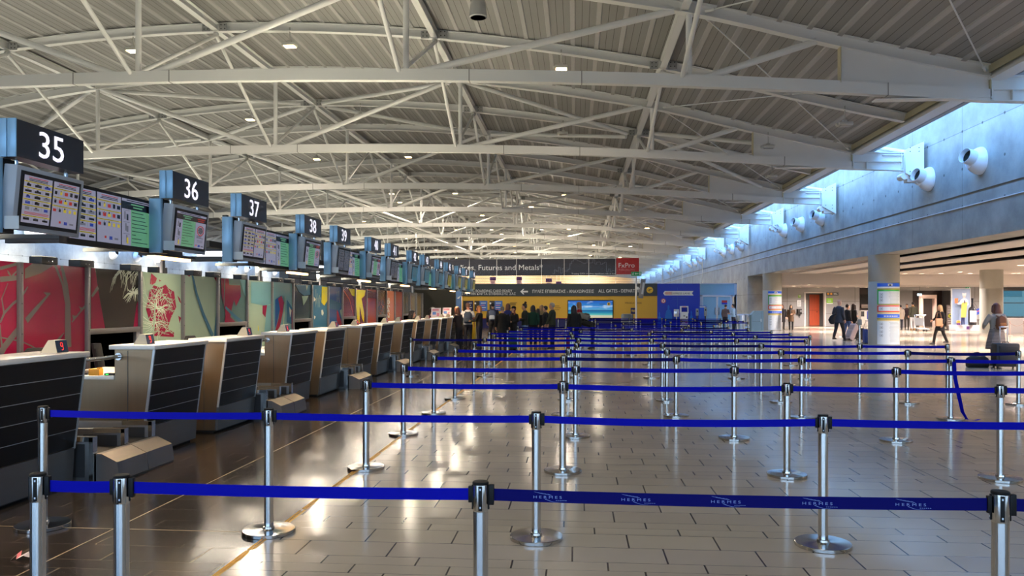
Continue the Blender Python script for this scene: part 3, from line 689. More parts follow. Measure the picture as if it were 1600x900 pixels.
def screen_mesh(kind, wd, ht, seed=1):
    b = B(); b.box(-.004, 0, 0, wd, 0, ht, SK.index('ink'))
    for i, (a, c, d, e, k) in enumerate(content(kind, seed)):
        x = .0012+.0006*min(i, 3)+i*.00001
        b.quad((x, a*wd, d*ht), (x, c*wd, d*ht), (x, c*wd, e*ht), (x, a*wd, e*ht), k)
    if kind == 'B':        # red prohibition ring with a dark bag in it
        n = 20
        for i in range(n):
            a, c = 2*math.pi*i/n, 2*math.pi*(i+1)/n; f = lambda t, r: (.0035, (.82+r*math.cos(t))*wd, (.62-.0+r*1.25*math.sin(t))*ht-.08*ht)
            b.quad(f(a,.1), f(c,.1), f(c,.125), f(a,.125), SK.index('red')); b.add([(.0032, .82*wd, .54*ht), f(a,.085), f(c,.085)], [(0,1,2)], SK.index('gry' if i % 3 else 'ink'))
    return b.mesh('screen', SM, False)
MW, MH = .67, .372
mon_mesh = {}
def monitor_bodies():
    b = B(); b.bbox(-.11, 0, 0, .82, 0, .5, .008); b.box(.0, .006, .045, .775, .035, .465, 1); return b.mesh('housing', [bezel, black])
mon_body = monitor_bodies()
def bracket_mesh():
    b = B(); b.bbox(-.26, -.13, -.05, 0, -.03, .55, .006, 0); b.bbox(-.26, -.13, .0, .12, -.03, .55, .006, 1); b.box(-.12,-.0,-.004,.0,.0,.1,2); return b.mesh('hanger_plate', [sign_end, black, mat('pale_sticker', rgb(190,205,215), .5)])
br_mesh = bracket_mesh()
box_mesh = None
KINDS = {35:'A',36:'B',37:'A',38:'B',39:'D',40:'B',41:'D',42:'teal',43:'teal',44:'teal',45:'olive',46:'olive',47:'olive',48:'olive'}
DESC = {'A':'showing rows of forbidden items','B':'showing a green page','D':'showing dim rows of forbidden items','teal':'showing a teal page','olive':'showing a yellow page'}
for i, nm in enumerate(NAMES):
    Y = (YO if i % 2 == 0 else YE)+DP*(i//2)
    t = thing('number_sign', 'black hanging desk sign with white number %d' % nm, 'sign', (-4.3, Y, 2.8), 0, 'numbered signs over the desks')
    if box_mesh is None:
        b = B(); b.box(-.14, 0, .0, .82, 0, .29, 0); box_mesh = b.mesh('sign_box', [sign_face])
        b = B(); b.bbox(-.145, -.075, -.012, .0, -.004, .295, .004); b.bbox(-.07, .003, -.012, .0, -.004, .295, .004); endm = b.mesh('end_cap', [sign_end])
        stubm = [B().cyl((-.08, q, -.06), (-.08, q, 0), .016).mesh('hanger_stub', [chrome]) for q in (.1, .7)]
    for n_, m_ in (('sign_box', box_mesh), ('end_cap', endm), ('hanger_stub', stubm[0]), ('hanger_stub', stubm[1])):
        o = bpy.data.objects.new(n_, m_); COL.objects.link(o); o.parent = t
    b = B().text(str(nm), frame((.004, .40, .145), (0,1,0), (0,0,1)), w=.30, h=.212, ext=.002); b.obj('numeral', num_white, [c for c in t.children if c.name.startswith('sign_box')][0])
    k = KINDS[nm]
    t = thing('desk_monitor', 'grey framed hanging monitor %s under the number %d sign' % (DESC[k], nm), 'monitor', (-4.34, Y, 2.24), 0, 'hanging monitors')
    if k not in mon_mesh: mon_mesh[k] = screen_mesh(k, MW, MH, 5)
    for n_, m_, lo in (('housing', mon_body, (0,0,0)), ('screen', mon_mesh[k], (.0085, .075, .064)), ('hanger_plate', br_mesh, (.06,0,0))):
        o = bpy.data.objects.new(n_, m_); COL.objects.link(o); o.parent = hs if n_ == 'screen' else t; o.location = lo
        if n_ == 'housing': hs = o; o.rotation_euler = (0, math.radians(5.5), 0)
wide = None
for k in range(7):
    Y = YO+.98+DP*k; loc = (-4.56, Y, 2.21)
    lb = 'wide double screen of travel rules between the number %d and %d signs' % (35+2*k, 36+2*k)
    if wide is None:
        wide = thing('wide_screen', lb, 'screen', loc, 0, 'wide double screens')
        b = B(); b.bbox(-.08, 0, 0, 1.66, 0, .56, .005); b.obj('housing', black, wide)
        for nm_, y, kd in (('screen', .02, 'A'), ('screen', .84, 'B')):
            o = bpy.data.objects.new(nm_, screen_mesh(kd, .8, .475, 5)); COL.objects.link(o); o.parent = wide; o.location = (.004, y, .05)
    else: dup(wide, loc, label=lb)
# gantry that carries them
warm_tube = mat('warm_light_strip', rgb(255,214,160), .5, emit=5, ecol=rgb(255,205,140))
cool_tube = mat('white_light_strip', rgb(245,245,255), .5, emit=3)
gan = None
for k in range(-1, 7):
    Y = YO+DP*k; lb = 'dark steel gantry over desks %d and %d on a bright post' % (35+2*k, 36+2*k) if k >= 0 else 'dark steel gantry nearest the camera, before the number 35 sign'
    if gan is None:
        gan = thing('sign_gantry', lb, 'gantry', (0, Y, 0), 0, 'gantries carrying the signs')
        B().box(-4.78, -4.68, -.1, 3.3, 2.40, 2.48).obj('beam', dark_grey, gan)
        yp = 2.8
        B().bbox(-7.0, -6.92, yp-.04, yp+.04, 2.19, 2.56, .006).obj('post', mat('white_gloss_post', rgb(235,235,240), .25), gan); B().box(-7.0,-6.92,yp+.05,yp+.12,2.19,2.6).obj('cable_tray', dark_grey, gan)
        for y in (yp, yp-2.0, yp+.55): B().box(-6.96, -4.68, y-.03, y+.03, 2.41, 2.465).obj('arm', dark_grey, gan)
        b = B(); b.box(-6.25, -4.8, yp-.03, yp+.03, 2.50, 2.55); b.box(-6.3,-4.75,yp-.015,yp+.015,2.46,2.5); b.obj('light_tube', cool_tube, gan)
        b = B(); b.box(-4.62, -4.54, 2.4, 3.2, 2.16, 2.19); b.obj('warm_strip', warm_tube, gan)
        b = B()
        b.box(-4.66, -4.5, 2.36, 3.24, 2.19, 2.22); b.box(-4.70, -4.66, 2.36, 3.24, 2.19, 2.45); b.obj('strip_housing', dark_grey, gan)
        for y in (.35, 2.75): b = B(); b.box(-4.72, -4.66, y, y+.06, 2.42, 2.86); b.obj('hanger', dark_grey, gan)
    else: dup(gan, (0, Y, 0), label=lb)
# ------------------------------------------------------------------ mural partition
XM = -6.96; MT = 2.19; PY0 = 9.24-1.3545*2; PW = 1.3545; NP = 21
P_ = lambda n, c: mat('print_'+n, rgb(*c), .16, spec=.4)
COLS = dict(crim=P_('crimson', (136,22,56)), grey=P_('warm_grey', (105,98,95)), olive=P_('dark_olive', (48,43,36)), pale=P_('pale_sage', (150,172,150)), cream=P_('off_white', (200,210,190)), teal=P_('grey_teal', (86,112,108)), blue=P_('slate_blue', (62,108,132)),
    aqua=P_('aqua', (105,152,156)), dteal=P_('deep_teal', (46,66,68)), sea=P_('sea_blue', (38,98,130)), royal=P_('royal_blue', (24,78,140)), yel=P_('lime_yellow', (190,180,30)), plum=P_('plum', (62,42,74)), mag=P_('dark_magenta', (100,30,58)), rust=P_('rust', (165,62,44)),
    ochre=P_('ochre', (112,78,36)), sand=P_('sandy_orange', (170,96,62)), smoke=P_('smoke', (78,84,86)))
CK = list(COLS); CM = [COLS[k] for k in CK]; frame_steel = mat('partition_frame', rgb(120,116,114), .4, .5)
BASE = ['crim','crim','crim','olive','pale','pale','teal','pale','aqua','dteal','sea','royal','plum','mag','rust','ochre','sand','rust','smoke','smoke','smoke']
OPEN = {0,3,6,9,12,15,18}; ZO = 1.27
mural = thing('mural_partition', 'long glossy printed partition with branch and flower motifs behind the desks', 'partition', (XM, PY0, 0))
pb = [B() for _ in range(NP)]; TOF = Vector((-XM, -PY0, 0))
for i in range(NP):
    y0 = PY0+i*PW; z0 = ZO if i in OPEN else 0
    pb[i].add([Vector(v)+TOF for v in ((XM, y0, z0), (XM, y0+PW, z0), (XM, y0+PW, MT), (XM, y0, MT), (XM-.02, y0, z0), (XM-.02, y0+PW, z0), (XM-.02, y0+PW, MT), (XM-.02, y0, MT))], [(0,1,2,3),(4,7,6,5),(0,4,5,1),(3,2,6,7),(0,3,7,4),(1,5,6,2)], CK.index(BASE[i]))
LV = [0]
def mp(px, py):
    y = y_on(px, XM); return y, z_at(py, XM, y)
def put_quad(q, col, cl=True):
    cy = sum(p[0] for p in q)/len(q); i = int((cy-PY0)//PW)
    if not 0 <= i < NP: return
    y0, y1 = PY0+i*PW, PY0+(i+1)*PW; z0 = ZO if i in OPEN else 0
    q = [(min(max(p[0], y0), y1), min(max(p[1], z0), MT-.001)) for p in q]
    LV[0] += 1; x = XM+.0015+LV[0]*.0000025
    pb[i].add([Vector((x, p[0], p[1]))+TOF for p in q], [tuple(range(len(q)))], CK.index(col))
def ribbon(pts, wd, col):
    pts = [mp(*p) for p in pts]
    if not hasattr(wd, '__len__'): wd = [wd]*len(pts)
    W = []
    for i in range(len(pts)-1):
        for s in range(6):
            t = s/6.; W.append((pts[i][0]*(1-t)+pts[i+1][0]*t, pts[i][1]*(1-t)+pts[i+1][1]*t, wd[i]*(1-t)+wd[i+1]*t))
    W.append((*pts[-1], wd[-1])); L = []; Rr = []
    for i in range(len(W)):
        a = W[max(i-1,0)]; c = W[min(i+1,len(W)-1)]; dx, dz = c[0]-a[0], c[1]-a[1]; l = math.hypot(dx, dz) or 1
        w_ = W[i][2]*.0092*.5*W[i][0]/10.; L.append((W[i][0]-dz/l*w_, W[i][1]+dx/l*w_)); Rr.append((W[i][0]+dz/l*w_, W[i][1]-dx/l*w_))
    for i in range(len(W)-1): put_quad([L[i], L[i+1], Rr[i+1], Rr[i]], col)
def blob(pts, col):       # fan of slices so it may cross a post
    q = [mp(*p) for p in pts]; put_quad(q, col)
A4 = lambda L: [(x/4.5, 400+y/4.5) for x, y in L]
A6 = lambda L: [(200+x/6., 410+y/6.) for x, y in L]
A7 = lambda L: [(420+x/6.43, 420+y/6.43) for x, y in L]
blob(A4([(0,75),(150,45),(150,65),(0,100)]), 'grey'); blob(A4([(175,160),(290,120),(380,62),(230,52),(175,90)]), 'grey')
ribbon(A4([(0,165),(150,150)]), [8,7], 'grey'); blob(A4([(50,100),(62,108),(82,145),(70,140),(55,125)]), 'grey'); ribbon(A4([(80,148),(145,75)]), [3,1], 'grey')
ribbon(A4([(430,55),(462,200),(476,340),(478,640)]), [5,9,12,15], 'grey'); ribbon(A4([(385,55),(440,200),(462,330)]), [5,4,4], 'grey'); ribbon(A4([(445,60),(422,105)]), [4,1], 'grey')
ribbon(A4([(0,690),(30,640),(100,550),(150,490)]), [12,11,10,9], 'grey'); ribbon(A4([(185,455),(250,375),(340,272)]), [9,7,3], 'grey'); blob(A4([(305,255),(355,258),(350,275),(325,275)]), 'grey')
ribbon(A4([(0,470),(30,400),(90,335),(150,290),(195,215)]), [3,4,4,4,2], 'grey'); ribbon(A4([(28,405),(12,300),(55,190)]), [3,2,1.5], 'grey'); ribbon(A4([(150,360),(130,310)]), [3,2], 'grey')
ribbon(A4([(0,480),(5,570),(15,640)]), [2,2.5,4], 'grey'); ribbon(A4([(0,572),(150,600),(225,635),(280,665)]), [2,2,2,1], 'grey'); ribbon(A4([(290,670),(350,640),(400,600),(450,540)]), [1,8,6,1], 'grey')
ribbon(A4([(505,465),(570,385),(622,320)]), [2,3,4], 'grey'); ribbon(A4([(645,285),(690,220)]), [4,6], 'grey'); blob(A4([(508,412),(520,420),(538,420),(525,440),(512,445)]), 'grey'); blob(A4([(553,352),(562,358),(582,366),(566,380)]), 'grey')
blob(A4([(640,75),(668,72),(690,240),(740,520),(640,520)]), 'crim'); blob(A4([(998,290),(960,340),(935,515),(998,505)]), 'crim'); ribbon(A4([(645,285),(690,220)]), [4,6], 'grey')
rr = random.Random(11)
for i in range(34):
    x0 = 830+rr.random()*160; y0 = 85+rr.random()*20; a = rr.uniform(-.9, .5); L = rr.uniform(60, 190)
    ribbon(A4([(x0,y0),(x0+a*L*.5,y0+L*.35),(x0+a*L*.75,y0+L)]), [1.3,1,.5], 'cream')
for i in range(46):
    cx, cy = 940, 258; a = rr.uniform(0, 6.28); L = rr.uniform(25, 85); ribbon(A4([(cx,cy),(cx+L*.6*math.cos(a),cy+L*.3*math.sin(a)),(cx+L*math.cos(a+.2),cy+L*.55*math.sin(a+.2)+ (35 if math.sin(a)>0 else 0))]), [1.2,1,.4], 'cream')
ribbon(A4([(985,100),(990,180),(985,300)]), [5,7,4], 'blue')
blob(A6([(215,100),(270,150),(255,190),(225,210),(205,200)]), 'crim'); blob(A6([(285,160),(310,172),(292,180)]), 'crim')
blob(A6([(200,265),(240,215),(300,235),(350,208),(375,242),(430,275),(450,420),(400,520),(378,590),(380,630),(430,655),(428,700),(245,690),(235,620),(190,520),(165,430),(190,330)]), 'crim'); blob(A6([(460,310),(485,340),(497,388),(478,365)]), 'crim')
blob(A6([(470,500),(495,520),(480,570)]), 'crim')
for i in range(150):
    cx, cy = rr.uniform(175, 420), rr.uniform(235, 690); a = rr.uniform(0, 6.28); L = rr.uniform(45, 150)
    if i % 3 == 0: cx, cy = rr.choice([(262,410),(300,430),(255,560)]); L *= 1.4
    ribbon(A6([(cx,cy),(cx+L*.5*math.cos(a)*.8,cy+L*.5*math.sin(a)),(cx+L*math.cos(a+.25)*.8,cy+L*math.sin(a+.25))]), [rr.uniform(.7,1.5),.9,.45], 'pale' if i % 3 else 'cream')
ribbon(A6([(250,380),(240,540),(232,700)]), [3,4,5], 'pale')
ribbon(A6([(600,120),(640,300),(700,480),(790,690)]), [5,6,7,8], 'blue'); ribbon(A6([(835,220),(830,480),(815,700)]), [2,6,9], 'blue'); blob(A6([(550,118),(580,118),(570,135)]), 'crim'); blob(A6([(800,140),(840,142),(825,180)]), 'crim')
blob(A6([(868,150),(940,152),(945,210),(1050,215),(1055,320),(1010,410),(990,350),(970,430),(955,510),(1020,572),(900,580),(910,480),(870,300)]), 'crim'); ribbon(A6([(905,150),(895,400),(890,575)]), [2,2,1], 'teal'); ribbon(A6([(910,420),(1000,510),(1080,575)]), [4,6,6], 'blue'); blob(A6([(1045,150),(1130,170),(1130,345),(1080,280)]), 'aqua')
blob(A6([(1150,180),(1350,190),(1350,390),(1270,405),(1150,380)]), 'aqua'); blob(A6([(1260,405),(1300,400),(1285,515),(1258,480)]), 'crim'); blob(A6([(1300,400),(1355,400),(1350,690),(1270,690)]), 'aqua'); ribbon(A6([(1215,590),(1220,640)]), [1,3], 'yel')
blob(A7([(60,310),(120,268),(110,400),(75,560),(60,600)]), 'royal'); blob(A7([(90,300),(125,270),(150,340),(130,480),(100,620),(60,620),(95,500),(108,400)]), 'crim'); ribbon(A7([(160,280),(150,450),(140,620)]), [3,5,4], 'pale'); blob(A7([(180,310),(240,400),(240,560),(175,540)]), 'sea'); blob(A7([(200,380),(225,420),(210,490)]), 'cream'); blob(A7([(225,410),(245,400),(245,600),(225,600)]), 'crim')
blob(A7([(265,160),(430,165),(430,260),(350,270),(300,230)]), 'blue'); blob(A7([(330,275),(395,270),(380,310),(345,370)]), 'pale'); blob(A7([(370,170),(390,170),(378,220)]), 'pale')
blob(A7([(530,180),(598,182),(585,320),(555,370),(525,340)]), 'yel'); blob(A7([(525,415),(540,410),(548,445),(540,472),(527,460)]), 'cream'); blob(A7([(450,280),(468,310),(450,330)]), 'cream'); blob(A7([(452,470),(468,480),(455,510)]), 'cream')
for i in range(16):
    x = 465+rr.random()*250; y = 185+rr.random()*120; ribbon(A7([(x,y),(x+rr.uniform(-15,15),y+rr.uniform(40,120))]), [1.4,.6], 'pale')
blob(A7([(680,400),(700,450),(735,560),(735,590),(680,540)]), 'crim'); blob(A7([(710,420),(740,400),(738,520)]), 'pale'); blob(A7([(605,300),(735,350),(700,420),(610,400)]), 'sea')
blob(A7([(745,200),(790,195),(860,330),(865,470),(750,480)]), 'mag'); ribbon(A7([(745,210),(810,310),(850,480)]), [2,2,1], 'sand'); blob(A7([(800,200),(862,205),(862,280),(830,265)]), 'yel')
blob(A7([(872,210),(970,215),(960,270),(930,300),(955,450),(955,545),(935,500),(910,380),(910,545),(890,545),(875,360)]), 'yel'); blob(A7([(985,215),(1080,240),(1080,300),(985,290)]), 'mag')
for i in range(40):
    x = 1090+rr.random()*75; y = 270+rr.random()*200; ribbon(A7([(x,y),(x+rr.uniform(-8,8),y+rr.uniform(8,40))]), [1,.6], 'sand')
for i in range(50):
    x = 1195+rr.uniform(-12,14); y = 290+rr.random()*210; ribbon(A7([(x,y),(x+rr.uniform(-8,8),y+rr.uniform(6,20))]), [1.6,1], 'cream')
for i in range(8): x = 1340+rr.random()*100; ribbon(A7([(x,260),(x+rr.uniform(-25,25),520)]), [1.2,2], rr.choice(['pale','mag','blue']))
for i in range(NP):
    pb[i].obj('printed_panel', CM, mural, recalc=False)
for i in range(NP+1):
    y = PY0+i*PW-PY0; b = B(); b.bbox(-.03, .05, y-.03, y+.03, 0, MT, .005)
    for j in range(6): b.cyl((.05, y, .15+j*.38), (.054, y, .15+j*.38), .008, n=6, mi=1)
    b.obj('post', [frame_steel, dark_grey], mural)
for i in OPEN:
    y = i*PW; b = B(); b.bbox(-.02, .04, y+.03, y+PW-.03, ZO-.04, ZO+.04, .004); b.bbox(-.02, .035, y+PW-.13, y+PW-.03, 0, ZO-.04, .004); b.obj('hatch_frame', frame_steel, mural)
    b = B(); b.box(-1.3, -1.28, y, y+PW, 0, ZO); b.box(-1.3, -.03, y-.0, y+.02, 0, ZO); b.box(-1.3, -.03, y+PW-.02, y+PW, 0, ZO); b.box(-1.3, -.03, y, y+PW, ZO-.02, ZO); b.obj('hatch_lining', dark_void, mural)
# uplighter boxes on top of the partition
up = None
for j in range(12):
    for q, dd in enumerate((0, .79)):
        y = (8.15+dd+2.02*j-.57)/.9967
        n_ = 2*j+q
        lb = 'small dark uplighter box on top of the printed partition, %s from the camera' % ORD[n_]
        if up is None:
            up = thing('uplighter', lb, 'light', (XM-.02, y, MT), 0, 'uplighters on the partition')
            B().bbox(-.13, .05, 0, .32, 0, .1, .008).obj('housing', dark_grey, up); B().box(-.11, .03, .02, .3, .1, .104).obj('lens', mat('uplighter_lens', rgb(240,225,190), .4, emit=1.5), up)
            b = B()
            for dy in (.12, .2): b.cyl((.05, dy, .04), (.056, dy, .04), .008, n=8)
            b.obj('screws', chrome, up)
        else: dup(up, (XM-.02, y, MT), label=lb)
# buildings of the back island, beyond the partition
b = B(); b.box(-9.7, -9.4, 24.9, 56, 0, 3.35); 
for y in range(26, 56, 3): b.box(-9.4, -9.392, y, y+.03, 0, 3.35, 1)
b.box(-9.4, -9.392, 24.9, 56, 2.55, 2.58, 1)
structure(b.obj('wall_island', [mat('blue_grey_cladding', rgb(108,116,124), .45, var=.06), seam]))
b = B(); b.box(-9.4, -7.0, 45, 45.3, 0, 2.55); structure(b.obj('wall_olive', mat('dark_olive_cladding', rgb(58,54,40), .5, var=.1)))
# ================================================================== QUEUE BARRIERS
post_steel = mat('post_stainless', rgb(200,200,198), .17, 1, var=.05, scale=40, stretch=(1,1,.02))
base_steel = mat('base_stainless', rgb(190,188,184), .13, 1)
pl_black = mat('black_plastic', rgb(16,17,19), .55, spec=.25)
belt_blue = mat('blue_webbing', rgb(2,8,160), .7, spec=.12)
belt_navy = mat('navy_webbing', rgb(3,5,92), .7, spec=.12)
print_pale = mat('belt_print', rgb(120,140,200), .6)
PH = .9
mb = B().lathe([(.182,.0),(.187,.003),(.187,.024),(.184,.027),(.06,.029),(.042,.031),(.04,.046),(.034,.048)], 40).mesh('base', [base_steel])
mp_ = B().lathe([(.0325,.03),(.0325,PH-.125)], 28).mesh('pole', [post_steel])
b = B(); b.lathe([(.0325,PH-.125),(.0335,PH-.122),(.0335,PH-.012),(.0325,PH-.008)], 28)
mh_ = b.mesh('head', [post_steel])
b = B(); b.lathe([(.0345,PH-.012),(.035,PH-.004),(.032,PH),(.012,PH+.0008)], 28)
mc_ = b.mesh('cap', [pl_black])
b = B()
for i in range(4):
    a = i*math.pi/2; M = Matrix.Rotation(a, 4, 'Z')
    b.bbox(.0325,.0375,-.008,.008,PH-.118,PH-.014,.002,0,M); b.box(.0374,.0381,-.003,.003,PH-.108,PH-.1,1,M); b.box(.0374,.0381,-.003,.003,PH-.032,PH-.024,1,M)
mr_ = b.mesh('belt_slots', [pl_black, mat('slot_pin', rgb(200,215,230), .3)])
ROWS = [  # distance down the hall, bearings of the posts, does the line run on out of view
 (3.33, (65, 195, 752, 1558), 1), (5.515, (67, 420, 838, 1286), 1), (7.72, (571, 879.2, 1230.5, 1565), 1), (9.83, (630.7, 899.2, 1146.6, 1399.3), 1),
 (11.73, (677.6, 880.3, 1056.5, 1252.4, 1486), 1), (13.64, (711.2, 888.1, 1041.7, 1219.4, 1416.8, 1590.2), 0), (15.75, (740.3, 900.9, 1034.6, 1189.1, 1342.8, 1480.5), 0),
 (17.95, (641.1, 756.7, 903.8, 1018.1, 1151, 1260), 0), (20.2, (772, 894.3, 1038, 1179.7, 1265.7), 0), (22.0, (763.9, 891.7, 1014.3, 1145.7, 1235.4), 0),
 (23.7, (792.8, 907, 1018.5, 1110.7, 1205.2), 0), (25.95, (814.4, 895.6, 986.9, 1065.4, 1169.3), 0), (28.1, (808.7, 883.4, 973.5, 1070.6, 1138.5), 0),
 (30.7, (905, 961.4, 1037.9, 1076.1, 1115.4), 0), (33.7, (934, 974, 1022.6, 1095.6, 1123.9), 0), (36.4, (955, 990, 1047.5, 1095, 1127, 1168.7), 0), (39.2, (1000.5, 1022, 1064, 1135, 1152, 1161.7), 0), (42.8, (884, 930, 990, 1040, 1086, 1138), 0), (46.4, (872, 925, 983, 1034, 1082, 1126), 0)]
def belt_mesh(p, q, sag, printed=False, seed=0):
    """webbing from the head at p to the head at q, p at the origin"""
    b = B(); d = Vector(q)-Vector(p); L = d.length; e = d.normalized(); nrm = Vector((e.y, -e.x, 0))
    zt, zb = PH-.03, PH-.081; N = 12; rings = []
    for i in range(N+1):
        t = i/N; c = e*(.05+(L-.1)*t); s = -4*sag*t*(1-t)
        rings.append([c+nrm*.0008+Vector((0,0,zb+s)), c+nrm*.0008+Vector((0,0,zt+s)), c-nrm*.0008+Vector((0,0,zt+s)), c-nrm*.0008+Vector((0,0,zb+s))])
    b.loft(rings, 0, True, False)
    M = Matrix(((e.x,-e.y,0,0),(e.y,e.x,0,0),(0,0,1,0),(0,0,0,1)))
    b.bbox(.036,.058,-.012,.012,PH-.098,PH-.012,.003,1,M); b.bbox(L-.052,L-.036,-.01,.01,PH-.09,PH-.02,.003,1,M)
    if printed:
        for f in printed:
            s = -4*sag*f*(1-f); o = e*(L*f)+nrm*.0014+Vector((0,0,PH-.058+s))
            Mf = frame(o, e, (0,0,1)); b.text('H E R M E S', Mf, w=.12, h=.011, mi=2)
            for i in range(9):
                t = i/9.; P = lambda x, y: Mf @ Vector((x, y, 0))
                b.quad(P(-.06+.065*t, .022-.001*i), P(-.06+.065*(t+.12), .0215-.0011*i), P(-.025+.045*(t+.1), .012-.0008*i+.001), P(-.028+.045*t, .0135-.0008*i+.001), 2) if i % 2 == 0 else None
            for i in range(10):
                t0, t1 = i/10., (i+1)/10.; g = lambda t: (-.012+.07*t, -.006-.014*math.sin(t*2.2)); w_ = .0022*(1-t0)
                (x0, y0), (x1, y1) = g(t0), g(t1); b.quad(P(x0,y0), P(x1,y1), P(x1,y1-w_), P(x0,y0-w_), 2)
            b.box(0,0,0,0,0,0) if False else None
            for i in range(6): b.quad(P(.035+.008*i,-.0125), P(.040+.008*i,-.0125), P(.040+.008*i,-.0145), P(.035+.008*i,-.0145), 2)
    return b.mesh('belt', [belt_blue, pl_black, print_pale])
root0 = None; POSTS = {}
for r, (Y, pxs, run) in enumerate(ROWS):
    xs = [x_at(p, Y) for p in pxs]
    if run: xs.append(xs[-1]+2.0)
    for j, x in enumerate(xs):
        yy = Y+((r*7+j*5) % 5-2)*.012
        vis = j < len(pxs)
        lb = ('steel belt post, %s rope row from the camera, %s from the desk side' % (ORD[r], ORD[j])) if vis else 'steel belt post ending the %s rope row, farthest from the desks' % ORD[r]
        t = thing('belt_post', lb, 'barrier post', (x, yy, 0), 0, 'queue barrier posts')
        for nm_, me in (('base', mb), ('pole', mp_), ('head', mh_), ('cap', mc_), ('belt_slots', mr_)):
            o = bpy.data.objects.new(nm_, me); COL.objects.link(o); o.parent = hd if nm_ in ('cap', 'belt_slots') else t
            if nm_ == 'head': hd = o
            if nm_ == 'belt_slots': o.rotation_euler = (0, 0, -math.atan2(x, yy)*.6+((r*3+j) % 5-2)*.04)
        POSTS[(r, j)] = (t, x, yy)
    for j in range(len(xs)-1):
        t, x, yy = POSTS[(r, j)]; _, x2, y2 = POSTS[(r, j+1)]
        printed = (.135, .31, .485, .66, .835) if (r == 0 and j == 2) else False
        navy = (r == 0 and j >= 2) or (r == 4 and j == 1) or (r == 6 and j == 2) or (r == 7 and j == 0) or (r >= 10 and (r+j) % 3 == 0) or (r == 5 and j == 4)
        me = belt_mesh((x, yy, 0), (x2, y2, 0), (.004 if (r+j) % 3 else .008)*(x2-x), printed)
        if navy: me.materials[0] = belt_navy
        o = bpy.data.objects.new('belt', me); COL.objects.link(o); o.parent = t
# loose belt hanging from a post of the fifth row
t, x, y = POSTS[(4, 4)]
b = B(); R_ = []
for i, (dx, dy, z, tw) in enumerate(((.03,-.04,PH-.06,0),(.04,-.05,.6,.2),(.09,-.05,.35,.5),(.14,-.05,.12,.9),(.2,-.06,.012,1.3),(.3,-.08,.006,1.5),(.36,-.08,.02,1.2))):
    wv = Vector((math.cos(tw)*.025, -math.sin(tw)*.025, .004)) if i < 4 else Vector((.008,-.026,0)); c = Vector((dx,dy,z))
    R_.append([c-wv, c+wv, c+wv+Vector((0,.002,.001)), c-wv+Vector((0,.002,.001))])
b.loft(R_, 0); o = b.obj('loose_belt', belt_blue, t); o['label'] = 'loose blue belt hanging down to the floor'
# worn yellow line where the two stones meet
b = B(); rr = random.Random(5); y = 3.0
while y < 60:
    L = rr.uniform(.4, 1.6)
    for q in (0, 1):
        w0 = .018+rr.random()*.006; o = YT-.024+q*.026
        b.quad((o, y, .0012), (o+w0, y, .0012), (o+w0+rr.uniform(-.004,.004), y+L*rr.uniform(.9,1), .0012), (o, y+L*.98, .0012), 0)
    y += L
tag(b.obj('floor_line', mat('worn_yellow_tape', rgb(205,150,30), .5, var=.5, scale=9), recalc=False), 'worn yellow line taped along the join of dark and light stone', 'line')
# litter
x, y = gr(33, 876)
b = B(); rr = random.Random(2)
pts = [(-.07,-.01,.0),(-.05,.03,.03),(-.02,-.02,.012),(.01,.03,.03),(.03,-.02,.035),(.055,.02,.012),(.08,-.01,.03)]
for i in range(len(pts)-1):
    p, q = Vector(pts[i]), Vector(pts[i+1]); w_ = Vector((.0,.045,.01)); b.quad(p, q, q+w_, p+w_, 1 if i == 1 else 0)
tag(b.obj('paper_scrap', [mat('white_paper', rgb(225,215,212), .7), mat('pink_paper', rgb(205,110,115), .7)], None, (x, y, .002), False), 'crumpled white and pink paper scrap lying on the dark floor', 'litter')
# ================================================================== FAR DIVIDER, SIGNS, RIGHT HALL
yellow = mat('poster_yellow', rgb(198,160,50), .45); slate = mat('slate_band', rgb(52,60,66), .45); w_txt = mat('white_lettering', rgb(225,230,232), .5); blue_w = mat('vivid_blue_panel', rgb(10,50,190), .4); k_txt = mat('dark_lettering', rgb(60,50,30), .5)
YD = 57.0
DX = lambda px: x_at(px, YD)
DZ = lambda py, px=900: z_at(py, DX(px), YD)
def wtext(b, s, px0, px1, py, hpx, mi, y=YD, align='CENTER', e=.01):
    x0, x1 = x_at(px0, y), x_at(px1, y); cx = (px0+px1)/2
    M = frame(((x0+x1)/2, y-e, z_at(py, x_at(cx, y), y)), (1,0,0), (0,0,1))
    b.text(s, M, w=x1-x0, h=hpx*dep(x_at(cx, y), y)/F, mi=mi)
t = thing('gate_divider', 'tall yellow divider wall with slate band of gate directions', 'divider wall', (DX(873), YD, 0))
off = Matrix.Translation((-DX(873), -YD, 0))
def put(b, nm, m, par=t, M=off, rec=True): b.v = [tuple(M @ Vector(v)) for v in b.v]; return b.obj(nm, m, par, None, rec)
zs, zt_ = DZ(462.5), DZ(443.2)
b = B(); b.box(DX(722), DX(1027), YD, YD+.3, 0, zs); put(b, 'yellow_panel', yellow)
b = B(); b.box(DX(694), DX(1027), YD-.03, YD+.3, zs, zt_); put(b, 'slate_band', slate)
for args in (('HAVE YOUR BOARDING CARD READY', 715, 800.5, 454.5, 4), ('ΕΤΟΙΜΑΣΤΕ ΤΗΝ ΚΑΡΤΑ ΕΠΙΒΙΒΑΣΗΣ ΣΑΣ', 702, 806, 459, 4), ('ΠΥΛΕΣ ΕΠΙΒΙΒΑΣΗΣ - ΑΝΑΧΩΡΗΣΕΙΣ', 832, 928, 455.2, 5), ('ALL GATES - DEPARTURES', 935, 1006, 454.5, 5)):
    b = B(); wtext(b, *args, 0, e=.04); put(b, 'lettering', w_txt)
b = B(); ax, az = DX(819), DZ(455.5)
